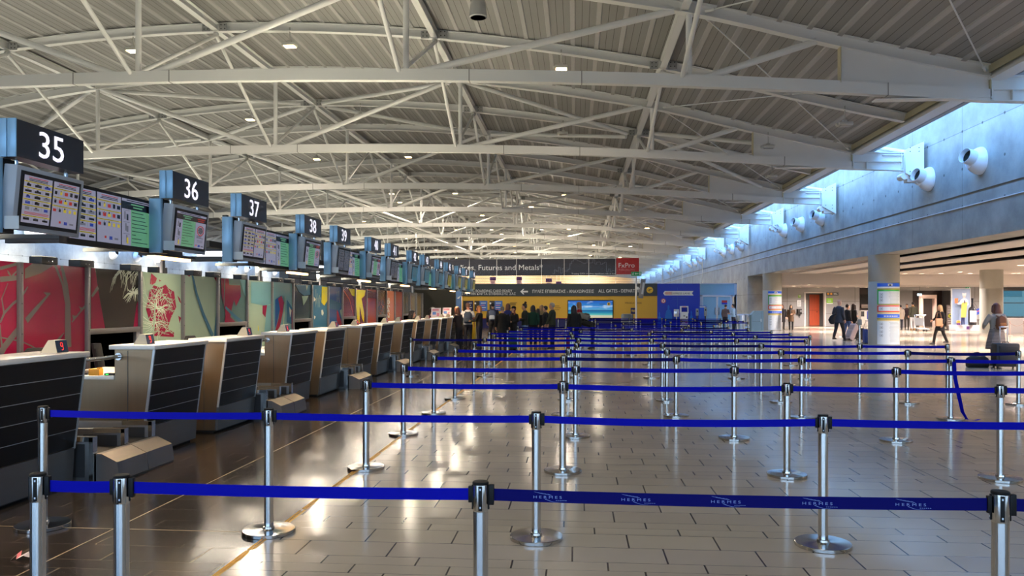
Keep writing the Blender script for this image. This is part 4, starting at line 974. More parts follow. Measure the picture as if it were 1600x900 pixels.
b.prism([(ax-.28,az),(ax-.08,az+.2),(ax+.02,az+.2),(ax-.1,az+.06),(ax+.28,az+.06),(ax+.28,az-.06),(ax-.1,az-.06),(ax+.02,az-.2),(ax-.08,az-.2)], 'y', YD-.045, YD-.035, 0); put(b, 'arrow', w_txt)
b = B(); cx, cz = DX(1015.2), DZ(453.3); b.cyl((cx, YD-.05, cz), (cx, YD-.03, cz), .235, n=28)
M = frame((cx, YD-.052, cz), (.97,0,.24), (-.24,0,.97)); 
for poly in ([(-.13,-.02),(.1,-.015),(.15,.005),(.1,.025),(-.13,.02)], [(-.02,0),(.04,0),(-.05,.11),(-.08,.11)], [(-.02,0),(.04,0),(-.04,-.09),(-.07,-.09)], [(-.13,0),(-.09,0),(-.14,.06),(-.16,.06)]):
    b.add([M@Vector((x,y,0)) for x,y in poly], [tuple(range(len(poly)))], 1)
b.box(cx-.1, cx+.1, YD-.053, YD-.05, cz-.15, cz-.13, 1); put(b, 'departure_roundel', [mat('roundel_yellow', rgb(225,185,45), .4), slate], rec=False)
b = B()
for y, x0, x1, wd in ((473, 797, 808, 1), (474.8, 795, 806, 1), (476.5, 794, 806, 1), (478, 866, 874, 1), (481, 867, 876, 1), (484, 866, 874, 1)):
    b.box(DX(x0), DX(x1), YD-.012, YD-.0, DZ(y+.35), DZ(y-.35))
wtext(b, 'PIRAEUS BANK', 977, 1003, 473.4, 2.6, 0); put(b, 'small_print', k_txt)
b = B(); b.box(DX(722), DX(1027), YD-.03, YD, 0, DZ(498), 0); b.box(DX(722), DX(1027), YD-.035, YD, DZ(498), DZ(497), 1); put(b, 'skirting', [mat('skirting_navy', rgb(14,18,84), .5), mat('red_strip', rgb(150,25,35), .4)])
# posters
navy = mat('poster_navy', rgb(30,34,80), .4); sky_b = mat('poster_sky', rgb(60,110,190), .4); pnk = mat('poster_pink', rgb(205,120,140), .4); grp = mat('poster_graphite', rgb(52,50,46), .4)
for i, (a, c, q) in enumerate(((724, 739.5, 0), (741.5, 761.5, 1), (765, 785, 1))):
    x0, x1 = DX(a), DX(c); p = thing('wall_poster', 'narrow blue and graphite poster on the yellow divider, %s counted from its left end' % ORD[i], 'poster', (x0, YD-.015, 0)); o2 = Matrix.Translation((-x0, -YD+.015, 0)); xm = DX(a+(c-a)*.4)
    b = B(); b.box(x0, xm, YD-.03, YD-.015, DZ(486.5), DZ(470)); b.cyl((x0+.06, YD-.034, DZ(474)), (x0+.06, YD-.03, DZ(474)), .07, n=16, mi=1) if q else None; put(b, 'graphite_side', [grp, w_txt], p, o2)
    b = B(); b.box(xm, x1, YD-.035, YD-.015, DZ(486), DZ(470), (2, 0, 0)[i])
    for k, yy in enumerate((473, 476.5, 480, 483)): b.box(xm+.08, x1-.1-.08*(k % 2), YD-.04, YD-.034, DZ(yy+1), DZ(yy), (1 if k % 2 else 3) if i else (3 if k < 3 else 1))
    put(b, 'picture_side', [sky_b, pnk, navy, w_txt], p, o2)
# beach picture screen
bm_ = bpy.data.materials.new('beach_picture'); bm_.use_nodes = True; nt = bm_.node_tree; bs = nt.nodes['Principled BSDF']; N = nt.nodes.new; L = nt.links.new
tc = N('ShaderNodeTexCoord'); sx = N('ShaderNodeSeparateXYZ'); L(tc.outputs['Object'], sx.inputs[0]); ns = N('ShaderNodeTexNoise'); ns.inputs['Scale'].default_value = 1.6; ns.inputs['Detail'].default_value = 6
mpp = N('ShaderNodeMapping'); mpp.inputs['Scale'].default_value = (.5,1,2); L(tc.outputs['Object'], mpp.inputs[0]); L(mpp.outputs[0], ns.inputs['Vector'])
r1 = N('ShaderNodeValToRGB'); mm = N('ShaderNodeMath'); mm.operation = 'MULTIPLY_ADD'; mm.inputs[1].default_value = 1/1.31; mm.inputs[2].default_value = 0; L(sx.outputs[2], mm.inputs[0]); L(mm.outputs[0], r1.inputs[0])
E = r1.color_ramp.elements; E[0].position = 0; E[0].color = (*rgb(215,205,175),1); E[1].position = .12; E[1].color = (*rgb(200,210,190),1)
for p, c in ((.16, (90,190,190)), (.3, (20,130,175)), (.42, (10,80,150)), (.45, (90,170,215)), (.6, (40,135,215)), (1, (5,70,180))):
    e = E.new(p); e.color = (*rgb(*c), 1)
r2 = N('ShaderNodeValToRGB'); L(ns.outputs['Fac'], r2.inputs[0]); r2.color_ramp.elements[0].position = .55; r2.color_ramp.elements[1].position = .7
gt = N('ShaderNodeMath'); gt.operation = 'GREATER_THAN'; gt.inputs[1].default_value = .46*1.31; L(sx.outputs[2], gt.inputs[0]); ml = N('ShaderNodeMath'); ml.operation = 'MULTIPLY'; L(r2.outputs[0], ml.inputs[0]); L(gt.outputs[0], ml.inputs[1])
mx = N('ShaderNodeMix'); mx.data_type = 'RGBA'; L(ml.outputs[0], mx.inputs[0]); L(r1.outputs[0], mx.inputs[6]); mx.inputs[7].default_value = (.6,.8,1,1)
L(mx.outputs[2], bs.inputs['Base Color']); L(mx.outputs[2], bs.inputs['Emission Color']); bs.inputs['Emission Strength'].default_value = .3
x0, x1 = DX(888), DX(957); z0, z1 = DZ(496.5), DZ(470)
p = thing('beach_screen', 'large blue beach picture screen on the yellow divider wall', 'screen', (x0, YD-.03, z0)); o2 = Matrix.Translation((-x0, -YD+.03, -z0))
b = B(); b.bbox(x0-.06, x1+.06, YD-.06, YD-.03, z0-.06, z1+.06, .01); put(b, 'frame', black, p, o2)
b = B(); b.box(x0, x1, YD-.07, YD-.06, z0, z1); put(b, 'picture', bm_, p, o2)
b = B(); b.cyl((x1-.27, YD-.075, z1-.23), (x1-.27, YD-.07, z1-.23), .12, n=20); b.cyl((x1-.27, YD-.078, z1-.23), (x1-.27, YD-.075, z1-.23), .06, n=12, mi=1); b.box(x1-.95, x1-.5, YD-.075, YD-.07, z1-.27, z1-.2, 2); put(b, 'emblem', [mat('roundel_yellow', rgb(225,185,45), .4), black, sky_b], p, o2)
# left end blue poster
x0, x1 = DX(709.5), DX(722); p = thing('column_poster', 'tall pale blue poster with white bird mark at the divider end', 'poster', (x0, YD-.3, 0)); o2 = Matrix.Translation((-x0, -YD+.3, 0))
b = B(); b.box(x0, x1-.02, YD-.3, YD-.06, 0, DZ(455)); put(b, 'panel', mat('poster_cloud_blue', rgb(110,150,205), .45, var=.25, scale=3), p, o2); b = B(); b.add([(x0+.25,YD-.304,DZ(466)),(x0+.4,YD-.304,DZ(467)),(x1-.03,YD-.304,DZ(461.5)),(x0+.35,YD-.304,DZ(464.5))], [(0,1,2,3)]); put(b, 'bird_mark', w_txt, p, o2, False)
# blue express wall
t = thing('express_wall', 'vivid blue express lane wall right of the yellow divider', 'divider wall', (DX(1027), YD, 0)); o2 = Matrix.Translation((-DX(1027), -YD, 0))
b = B(); b.box(DX(1027), DX(1093.5), YD-.02, YD+.3, 0, DZ(443.5)); b.box(DX(1058.3), DX(1058.6), YD-.024, YD-.02, 0, DZ(450), 1); put(b, 'panel', [blue_w, sky_b], t, o2)
b = B(); za, zb = DZ(461.8), DZ(455); zc = (za+zb)/2; b.prism([(DX(1036),zc),(DX(1038.5),zb),(DX(1083.5),zb),(DX(1081),zc),(DX(1083.5),za),(DX(1038.5),za)], 'y', YD-.035, YD-.02, 0); wtext(b, 'EXPRESS LANE', 1049, 1078, 458.4, 2.6, 1, e=.04)
for i in range(5): q = DX(1038.5+2*i); b.add([(q,YD-.037,zc),(q+.1,YD-.037,zb-.06),(q+.15,YD-.037,zb-.06),(q+.05,YD-.037,zc),(q+.15,YD-.037,za+.06),(q+.1,YD-.037,za+.06)], [(0,1,2,3),(0,3,4,5)], 2)
put(b, 'arrow_sign', [w_txt, navy, mat('roundel_red', rgb(205,80,60), .4)], t, o2, False)
b = B(); wtext(b, 'Express Lane / Fast access', 1050, 1074, 465, 1.6, 0, e=.025); wtext(b, 'and security to gates', 1050, 1070, 467.6, 1.6, 0, e=.025); put(b, 'small_print', sky_b, t, o2)
b = B(); cx, cz = DX(1036.5), DZ(470.2); b.cyl((cx, YD-.03, cz), (cx, YD-.02, cz), .17, n=20); b.cyl((cx, YD-.034, cz), (cx, YD-.03, cz), .12, n=20, mi=1); b.box(cx-.05, cx+.05, YD-.036, YD-.034, cz-.06, cz+.06, 0); put(b, 'prohibition_roundel', [MATS['roundel_red'], w_txt], t, o2)
def silhouette(x, w_, zt2): 
    return [(x-.5*w_,0.3),(x-.45*w_,zt2-.75),(x-.3*w_,zt2-.42),(x-.1*w_,zt2-.33),(x-.13*w_,zt2-.15),(x-.06*w_,zt2-.02),(x+.06*w_,zt2-.02),(x+.13*w_,zt2-.15),(x+.1*w_,zt2-.33),(x+.35*w_,zt2-.42),(x+.5*w_,zt2-.75),(x+.45*w_,0.3)]
b = B(); b.prism(silhouette(DX(1044.5), .52, DZ(476.5)), 'y', YD-.03, YD-.02); b.prism(silhouette(DX(1030.5), .3, DZ(487)), 'y', YD-.03, YD-.02); b.prism(silhouette(DX(1080), .3, DZ(485)), 'y', YD-.03, YD-.02); put(b, 'traveller_silhouettes', mat('silhouette_blue', rgb(25,110,215), .4), t, o2)
# glass screen above the dividers and its joints
b = B(); b.box(DX(640), DX(1130), YD+.1, YD+.115, DZ(443), 5.25); gp = thing('glass_screen', 'clear glass screen standing above the yellow and blue divider walls', 'glass screen', (DX(900), YD+.1, 0)); o2 = Matrix.Translation((-DX(900), -YD-.1, 0))
put(b, 'glass', glass_mat('clear_screen_glass', (.96,.98,.99), .002), gp, o2)
b = B()
for px in (690, 733, 776, 807, 846, 881.5, 920, 962, 999, 1035, 1066, 1098): b.box(DX(px)-.012, DX(px)+.012, YD+.08, YD+.13, DZ(443), 5.25)
put(b, 'mullion', steel_white, gp, o2)
# banner
YBN = 58.6
bx0, bx1, bz0, bz1 = x_at(622, YBN), x_at(999, YBN), z_at(430, 0, YBN), z_at(404.5, 0, YBN)
t = thing('trading_banner', 'long dark hanging banner about indices, futures and metals', 'banner', (bx0, YBN, bz0)); o2 = Matrix.Translation((-bx0, -YBN, -bz0))
b = B(); xr = x_at(963, YBN); b.box(bx0, xr, YBN, YBN+.06, bz0, bz1); put(b, 'dark_panel', mat('banner_midnight', rgb(44,44,56), .5), t, o2)
b = B(); b.box(xr, bx1, YBN-.03, YBN+.06, bz0+.05, bz1+.05); put(b, 'red_panel', mat('banner_red', rgb(168,32,34), .5), t, o2)
bl_ = mat('banner_lettering', rgb(215,215,215), .5); bp_ = mat('banner_pink', rgb(215,130,125), .5)
for args, e_, m_ in ((('Stocks, Indices, Futures and Metals*', 668, 848, 418.5, 10), .01, bl_), (('FxPro', 966.5, 991.5, 414.5, 7), .04, bl_), (('Trade Like a Pro', 966.5, 991.5, 421.5, 2.6), .04, bp_), (('Trading CFDs involves significant risk of loss', 893, 962, 427.8, 2.8), .01, bl_)):
    b = B(); wtext(b, *args, 0, YBN, e=e_); put(b, 'lettering', m_, t, o2)
b = B(); rr = random.Random(9); px, py = 863, 428; 
for i in range(34):
    nx = px+3; ny = 428-abs(rr.gauss(0, 6))-(14 if 888 < nx < 945 else 0)-rr.random()*3; ny = max(ny, 406)
    x_, z_ = x_at(px, YBN), z_at(py, x_at(px, YBN), YBN); x2, z2 = x_at(nx, YBN), z_at(ny, x_at(nx, YBN), YBN)
    b.quad((x_, YBN-.006, z_), (x2, YBN-.006, z_), (x2, YBN-.006, z_+.035), (x_, YBN-.006, z_+.035)); b.quad((x2, YBN-.006, min(z_,z2)), (x2+.035, YBN-.006, min(z_,z2)), (x2+.035, YBN-.006, max(z_,z2)), (x2, YBN-.006, max(z_,z2))); px, py = nx, ny
put(b, 'chart_line', mat('banner_chart', rgb(96,98,112), .5), t, o2, False)
b = B()
for px in (650, 733, 807, 881.5, 962, 998): b.cyl((x_at(px,YBN), YBN+.03, bz1), (x_at(px,YBN), YBN+.03, 7.2), .02, n=6)
put(b, 'hanger_wires', steel_white, t, o2)
# small purple gate boards beyond
pur = mat('purple_board', rgb(62,20,84), .4, emit=.05); pkp = mat('pinkish_board', rgb(195,160,165), .5)
for i, (px, py, Y) in enumerate(((770, 435.5, 70), (811, 435, 74), (857.5, 438, 70), (873, 442.5, 80))):
    x = x_at(px, Y); z = z_at(py, x, Y); t = thing('gate_board', 'small purple hanging gate board beyond the glass, %s counted from the desk side' % ORD[i], 'sign', (x, Y, z), 0, 'purple gate boards')
    B().bbox(-.28, .28, 0, .12, -.16, .16, .01).obj('board', pur, t); b = B(); b.box(-.24, .24, .02, .1, -.55, -.18); b.obj('lower_board', pkp, t); b = B()
    for q in range(3): b.box(-.18+.03*q, .18-.05*q, -.004, .02, -.28-.1*q, -.25-.1*q)
    b.obj('print', pur, t); b = B(); b.cyl((-.2,.06,.16),(-.2,.06,6.6-z),.012,n=6); b.cyl((.2,.06,.16),(.2,.06,6.6-z),.012,n=6); b.obj('wires', steel_white, t)
# glass doors
t = structure(B().obj('door_2', black)); 
t = thing('glass_doors', 'pale blue glazed double doors beside the blue express wall', 'doors', (DX(1095), YD, 0)); bpy.data.objects.remove(bpy.data.objects['door_2'])
o2 = Matrix.Translation((-DX(1095), -YD, 0)); alum = mat('pale_aluminium', rgb(170,190,215), .35, .5)
xa, xb, xm = DX(1094), DX(1151), DX(1120.5)
b = B()
for x in (xa+.05, DX(1096.5), DX(1143), xb-.1): b.box(x-.05, x+.05, YD-.05, YD+.12, 0, DZ(461.5))
b.box(xa, xb, YD-.05, YD+.12, DZ(463.5), DZ(461)); b.box(xa, xb, YD-.05, YD+.12, DZ(444.5), DZ(443)); b.box(xb-.15, xb, YD-.05, YD+.3, 0, DZ(443)); put(b, 'frame', alum, t, o2)
dg = mat('frosted_blue_glass', rgb(120,175,215), .12, spec=.7)
for x0, x1, hx in ((DX(1097.5), xm-.02, xm-.13), (xm+.02, DX(1142), xm+.13)):
    b = B(); b.box(x0, x1, YD-.0, YD+.03, .05, DZ(464)); b.box(x0, x0+.06, YD-.02, YD+.04, .03, DZ(464), 1); b.box(x1-.06, x1, YD-.02, YD+.04, .03, DZ(464), 1); dl = put(b, 'door_leaf', [dg, alum], t, o2)
    b = B(); b.cyl((hx, YD-.08, DZ(491.5)), (hx, YD-.08, DZ(480.5)), .035); put(b, 'handle', chrome, dl, o2)
b = B(); b.box(xa, xb-.1, YD+.02, YD+.04, DZ(461), DZ(444.5)); put(b, 'transom_glass', dg, t, o2)
b = B(); b.box(DX(1127.5), DX(1136), YD-.06, YD-.02, DZ(473), DZ(469.5), 0); b.box(DX(1127.5), DX(1136), YD-.06, YD-.02, DZ(475.5), DZ(473), 1); put(b, 'door_notice', [mat('notice_red', rgb(190,60,60), .5), blue_w], t, o2)
# kiosks and readers in front
kx, ky = at(1069.5, 54); t = thing('self_service_kiosk', 'white self service kiosk with blue screen before the blue wall', 'kiosk', (kx, ky, 0)); kw = mat('kiosk_white', rgb(215,222,232), .35)
b = B(); b.bbox(-.25, .25, 0, .4, 0, 1.12, .02); b.obj('body', kw, t); b = B(); b.prism([(0,1.1),(.3,1.1),(.3,1.6),(.1,1.6)], 'x', -.28, .28); b.obj('screen_housing', kw, t)
b = B(); M = frame((0, .048, 1.35), (1,0,0), (0,.19,.98)); b.add([M@Vector(p) for p in ((-.2,-.16,.002),(.2,-.16,.002),(.2,.16,.002),(-.2,.16,.002))], [(0,1,2,3)]); b.add([M@Vector(p) for p in ((-.14,.18,.004),(.14,.18,.004),(.14,.215,.004),(-.14,.215,.004))], [(0,1,2,3)], 1); b.obj('screen', [mat('kiosk_screen', rgb(20,25,120), .2, emit=.15), MATS['roundel_red']], t, None, False)
b = B(); b.box(-.08,.04,-.006,0,.88,.94); b.box(.1,.2,-.006,0,.78,.88); b.box(-.08,.0,-.006,0,.5,.56); b.box(.05,.2,-.006,0,.4,.52,1); b.obj('slots', [dark_grey, MATS['roundel_red']], t)
kx, ky = at(1057, 54); t = thing('brochure_stand', 'metal stand holding a white panel left of the white kiosk', 'stand', (kx, ky, 0)); B().bbox(-.18,.18,0,.05,.86,1.38,.01).obj('panel', mat('shiny_panel', rgb(200,205,215), .2, .5), t); B().cyl((0,.03,0),(0,.03,.9),.03).obj('pole', chrome, t); B().lathe([(.2,0),(.2,.03)],20,(0,.03,0)).obj('base', dark_grey, t)
for i, (px, d, zt2, lb) in enumerate(((1089.3, 52, 1.42, 'slim grey boarding pass reader left of the blue totem'), (1102.3, 50, 1.52, 'slim silver boarding pass reader right of the blue totem'))):
    kx, ky = at(px, d); t = thing('pass_reader', lb, 'reader', (kx, ky, 0)); B().bbox(-.09,.09,-.05,.05,.95,zt2,.03).obj('head', mat('reader_grey', rgb(140,150,160) if i == 0 else rgb(205,208,212), .3, .4), t); B().box(-.04,.04,-.056,-.05,zt2-.22,zt2-.12).obj('window', black, t); B().cyl((0,0,0),(0,0,.96),.045).obj('pole', dark_grey, t); B().lathe([(.16,0),(.16,.02)],20).obj('base', dark_grey, t)
kx, ky = at(1098, 55); t = thing('blue_totem', 'blue totem with white top strip beside the glass doors', 'totem', (kx, ky, 0)); B().bbox(-.24,.24,0,.2,0,1.62,.01).obj('body', mat('totem_blue', rgb(20,80,200), .4), t); B().box(-.2,.2,-.01,0,1.5,1.57).obj('strip', w_txt, t)
# pole with exit sign and hanging display
px_, d_ = 994, 50; kx, ky = at(px_, d_); t = thing('display_pole', 'tall white pole carrying a tilted display before the yellow divider', 'pole', (kx, ky, 0))
zt3 = z_at(431, kx, ky); B().cyl((0,0,0),(0,0,zt3),.055).obj('pole', steel_white, t); B().lathe([(.25,0),(.25,.02),(.06,.05)],20).obj('base', dark_grey, t)
b = B(); M = Matrix.Translation((.38, .0, z_at(451,kx,ky))) @ Matrix.Rotation(math.radians(8), 4, 'Y'); b.bbox(-.16,.14,-.06,.06,-.62,.62,.02,0,M); b.box(-.02,.1,-.065,-.06,-.35,.4,1,M); b.obj('display', [mat('display_grey', rgb(150,150,150), .4), w_txt], t)
b = B(); b.cyl((0,0,z_at(451,kx,ky)),(.3,0,z_at(451,kx,ky)),.03); b.ball((.1,-.1,z_at(450.5,kx,ky)),.1,12,1); b.obj('camera_arm', [steel_white, w_txt], t)
t = thing('exit_sign', 'green exit sign with running figure on the tall white pole', 'exit sign', (kx, ky, zt3)); grn_s = mat('exit_green', rgb(20,140,85), .4, emit=.15)
B().bbox(-.31,.33,-.06,.06,.0,.26,.01).obj('box', grn_s, t); b = B(); b.box(.2,.28,-.066,-.06,.04,.22); b.box(-.02,.14,-.066,-.06,.11,.15); b.add([(.0,-.066,.13),(-.02,-.066,.2),(-.08,-.066,.13),(-.02,-.066,.06)],[(0,1,2,3)]); b.ball((-.19,-.063,.2),.022,8,0,(1,.2,1)); b.tube([(-.2,-.063,.17),(-.21,-.063,.11),(-.25,-.063,.05)],.014,6); b.tube([(-.21,-.063,.11),(-.17,-.063,.08),(-.16,-.063,.04)],.014,6); b.tube([(-.2,-.063,.16),(-.15,-.063,.13)],.01,6); b.tube([(-.2,-.063,.16),(-.25,-.063,.14)],.01,6); b.obj('pictogram', w_txt, t)
# grey podium and bank board
kx, ky = at(979.5, 52); t = thing('grey_podium', 'rounded grey podium in front of the yellow divider', 'podium', (kx, ky, 0)); b = B(); b.loft([[Vector((.38*math.copysign(abs(math.cos(a))**.6, math.cos(a))*q, .28*math.copysign(abs(math.sin(a))**.6, math.sin(a))*q, z)) for a in [2*math.pi*i/24 for i in range(24)]] for z, q in ((0,.95),(.03,1),(.96,1),(1.03,.97),(1.07,.8))]); b.obj('body', mat('podium_grey', rgb(110,122,132), .5), t); B().lathe([(.33,0),(.33,.02)],24,(0,0,1.06)).obj('top', mat('podium_top', rgb(130,140,148), .4), t)
kx, ky = at(989, 55); t = thing('bank_board', 'small dark blue board with yellow waves behind the grey podium', 'sign', (kx, ky, 0)); B().bbox(-.16,.18,0,.04,1.03,1.47,.008).obj('board', mat('bank_blue', rgb(20,30,90), .4), t); b = B()
for q in range(3):
    for s_ in range(6): b.quad((-.1+.04*s_,-.004,1.2+.05*q+.02*math.sin(s_*1.2)),(-.06+.04*s_,-.004,1.2+.05*q+.02*math.sin((s_+1)*1.2)),(-.06+.04*s_,-.004,1.225+.05*q+.02*math.sin((s_+1)*1.2)),(-.1+.04*s_,-.004,1.225+.05*q+.02*math.sin(s_*1.2)))
b.obj('waves', mat('wave_yellow', rgb(225,190,50), .4), t, None, False); B().cyl((0,.03,0),(0,.03,1.05),.025).obj('pole', dark_grey, t); B().lathe([(.16,0),(.16,.02)],20,(0,.03,0)).obj('base', dark_grey, t)
# posters standing on the last desks
for i, (px, d, lb) in enumerate(((681, 27.3, 'pale tilted advert board standing on the far desks, nearer one'), (698, 30.6, 'pale tilted advert board standing on the far desks, farther one'))):
    x, y = at(px, d); t = thing('advert_board', lb, 'advert board', (x, y, 1.222)); b = B(); M = Matrix.Rotation(math.radians(-12), 4, 'X') @ Matrix.Rotation(.0, 4, 'Z'); b.box(-.17,.17,-.005,.005,0,.34,0,M); b.box(-.13,.1,-.008,-.005,.24,.3,1,M); b.box(-.12,.0,-.008,-.005,.1,.2,2,M); b.box(.03,.12,-.008,-.005,.05,.16,1,M); b.obj('board', [mat('pale_board', rgb(215,200,205), .5), pnk, sky_b], t); B().prism([(0,0),(.12,0),(.05,.2)],'x',-.01,.01).obj('strut', dark_grey, t)
x, y = -4.36, YE+DP*6+.62; t = thing('yellow_totem', 'narrow yellow stand in front of the last desk', 'stand', (x, y, 0)); B().bbox(-.1,.1,-.12,.12,.02,1.0,.02).obj('body', mat('stand_yellow', rgb(205,175,30), .5), t); B().bbox(-.14,.14,-.16,.16,0,.03,.008).obj('foot', dark_grey, t)
# ---- right hall furniture
# grey cabinet and trolley stack beside the column
kx, ky = at(1184.5, 49.5); t = thing('grey_cabinet', 'blue grey cabinet with sloping top left of the farther column', 'cabinet', (kx, ky, 0)); b = B(); b.prism([(-.4,0),(.34,0),(.34,1.3),(-.2,1.3),(-.4,1.05)], 'y', 0, .6); b.obj('body', mat('cabinet_teal_grey', rgb(104,138,155), .4), t); b = B(); b.box(.22,.23,-.004,0,.05,1.25); b.box(-.34,.2,-.004,0,.62,.635); b.obj('door_gap', seam, t); B().box(.16,.19,-.03,0,.6,.8).obj('handle', chrome, t)
def trolley(name_loc, rz, lb, first=None):
    if first: return dup(first, name_loc, rz, lb)
    t = thing('luggage_trolley', lb, 'trolley', name_loc, rz, 'luggage trolleys'); fr_ = mat('trolley_aluminium', rgb(195,205,215), .3, .6)
    b = B(); b.tube([(-.26,.45,.2),(-.26,-.5,.14)],.02,8); b.tube([(.26,.45,.2),(.26,-.5,.14)],.02,8)
    for i in range(5): b.cyl((-.26,-.45+.2*i,.15+.01*i),(.26,-.45+.2*i,.15+.01*i),.014,n=8)
    b.tube([(-.26,.45,.2),(-.27,.55,.6),(-.27,.6,1.02)],.022,8); b.tube([(.26,.45,.2),(.27,.55,.6),(.27,.6,1.02)],.022,8); b.obj('frame', fr_, t)
    B().bbox(-.25,.25,.5,.53,.35,.85,.01).obj('advert_plate', mat('trolley_plate', rgb(200,208,218), .4), t)
    b = B(); b.cyl((-.3,.61,1.02),(.3,.61,1.02),.03); b.obj('handle', mat('trolley_blue', rgb(24,44,120), .45), t); b = B(); b.tube([(-.24,.5,.9),(-.24,.25,.98),(.24,.25,.98),(.24,.5,.9)],.014,8); b.obj('basket', fr_, t)
    for x, y in ((-.24,.4),(.24,.4),(-.1,-.5),(.1,-.5)):
        b = B(); b.cyl((x-.02,y,.075),(x+.02,y,.075),.07,n=16); b.obj('wheel', rubber, t)
    return t
kx, ky = at(1441, 49.5); tr0 = trolley((kx, ky, 0), -.1, 'luggage trolley with pale plate beside the man in olive jacket')
B().bbox(-.24,.24,.05,.45,1.0,1.06,.01).obj('tray', kw, tr0)
kx, ky = at(1166, 52.5)
for i in range(4): trolley((kx-.1+i*.32, ky+.05*i, 0), math.pi/2-.15, 'parked luggage trolley in the nested row by the grey cabinet, %s counted from the bin' % ORD[i], tr0)
kx, ky = at(1157, 51.5); t = thing('steel_bin', 'round pale steel bin beside the parked trolleys', 'bin', (kx, ky, 0)); B().lathe([(.25,0),(.27,.02),(.27,.95),(.25,1.0),(.2,1.02)],28).obj('drum', mat('bin_steel', rgb(165,178,190), .35, .5), t); B().lathe([(.2,1.02),(.2,.98),(.19,.95)],28).obj('opening', black, t)
# payphone, notices on the grey wall
YW = YB-.01
def wallthing(nm, lb, cat, px0, px1, py0, py1, m, th=.03, y=YW):
    x0, x1 = x_at(px0, y), x_at(px1, y); z0, z1 = z_at(py1, x0, y), z_at(py0, x0, y)
    b = B(); b.bbox(x0, x1, -th, 0, z0, z1, min(.008, th*.3)); t = thing(nm, lb, cat, ((x0+x1)/2, y, (z0+z1)/2)); o3 = Matrix.Translation((-(x0+x1)/2, 0, -(z0+z1)/2)); b.v = [tuple(o3 @ Vector(v)) for v in b.v]; b.obj('panel', m, t); return t, x1-x0, z1-z0
lime = mat('lime_notice', rgb(130,195,40), .5)
t, w_, h_ = wallthing('notice', 'small lime green square notice high on the grey wall', 'notice', 1247, 1251, 461, 465, lime); B().box(-.06,.08,-.036,-.03,-.02,.08).obj('symbol', w_txt, t)
t, w_, h_ = wallthing('notice', 'white paper notice under the small lime square', 'notice', 1245.5, 1251.5, 469, 479, w_txt); b = B(); [b.box(-.1,.1,-.034,-.03,.15-.08*i,.17-.08*i) for i in range(5)]; b.obj('print', dark_grey, t)
t, w_, h_ = wallthing('notice', 'lime green notice with white foot right of the doorway', 'notice', 1291.5, 1301, 466, 475, lime); b = B(); b.box(-w_/2,w_/2,-.036,-.03,-h_/2,-h_/2+.08); [b.box(-.15,.12,-.036,-.03,.08-.07*i,.1-.07*i) for i in range(3)]; b.obj('print', w_txt, t)
t, w_, h_ = wallthing('direction_sign', 'dark sign with two orange roundels above the lime notice', 'sign', 1291, 1310, 457, 461.7, slate, .06); b = B(); [b.cyl((x,-.066,0),(x,-.06,0),.085,n=20) for x in (-.33,-.1)]; b.obj('roundels', mat('roundel_orange', rgb(215,150,40), .4), t); b = B(); b.box(.08,.3,-.066,-.06,.02,.05); b.box(.08,.36,-.066,-.06,-.05,-.02); b.obj('print', w_txt, t)
t, w_, h_ = wallthing('payphone', 'black wall payphone with hanging cord right of the standing women', 'payphone', 1245, 1252, 482.5, 491, black, .18); b = B(); b.bbox(.02,.16,-.2,-.18,-.05,.12,.01); b.obj('keypad', mat('keypad_grey', rgb(120,120,125), .4), t); b = B(); b.tube([(-.12,-.2,.15),(-.14,-.24,.0),(-.12,-.2,-.14)],.03,8); b.obj('handset', black, t); b = B(); b.tube([(-.1,-.15,-.2),(-.07,-.15,-.45),(.0,-.12,-.5),(.02,-.1,-.2)],.012,6); b.obj('cord', black, t)
t, w_, h_ = wallthing('exit_sign', 'small green exit sign on the bulkhead above the apron figure', 'exit sign', 1508.5, 1515.5, 448.5, 452.5, grn_s, .08, 54.9); b = B(); b.box(.04,.12,-.086,-.08,-.06,.06); b.ball((-.07,-.083,.05),.018,8,0,(1,.3,1)); b.tube([(-.07,-.083,.03),(-.08,-.083,-.02),(-.11,-.083,-.06)],.012,6); b.obj('pictogram', w_txt, t)
# machines in the dark recess
kx, ky = at(1352.5, 59); t = thing('check_in_machine', 'pale ticket machine with blue side behind the thick column', 'machine', (kx, ky, 0)); B().bbox(-.35,.4,0,.6,0,1.25,.03).obj('body', mat('machine_grey', rgb(165,160,152), .4), t); B().prism([(-.02,.6),(.0,.6),(.0,1.2),(-.02,1.2)],'x',.1,.38).obj('blue_plate', mat('trolley_blue', rgb(24,44,120), .45), t); B().box(-.34,-.1,-.012,0,.8,1.2).obj('screen', black, t)
t, w_, h_ = wallthing('wall_display', 'dark wall display over a pale counter in the recess', 'display', 1344, 1359, 460, 474, black, .08, YB+1.58)
t, w_, h_ = wallthing('wall_shelf', 'pale shelf with a yellow sign in the dark recess', 'shelf', 1344, 1359, 475.5, 481.5, mat('shelf_taupe', rgb(165,150,138), .5), .3, YB+1.58); B().box(.15,.5,-.31,-.3,0,.12).obj('yellow_sign', yellow, t)
kx, ky = at(1452, 58); t = thing('detector_arch', 'pale walk through detector arch in the dark recess', 'arch', (kx, ky, 0)); am = mat('arch_pink_grey', rgb(196,172,160), .45)
for g in (-1, 1): B().bbox(g*.48-.06, g*.48+.06, 0, .5, 0, 2.15, .02).obj('upright', am, t)
B().bbox(-.54,.54,0,.5,2.15,2.42,.02).obj('lintel', am, t)
kx, ky = at(1437, 57.5); t = thing('lit_notice', 'small pale blue lit notice hanging left of the detector arch', 'sign', (kx, ky, 2.35)); B().bbox(-.16,.16,0,.05,0,.16,.01).obj('panel', mat('lit_cyan', rgb(170,215,235), .4, emit=.4), t); B().cyl((0,.02,.16),(0,.02,.68),.012,n=6).obj('rod', dark_grey, t)
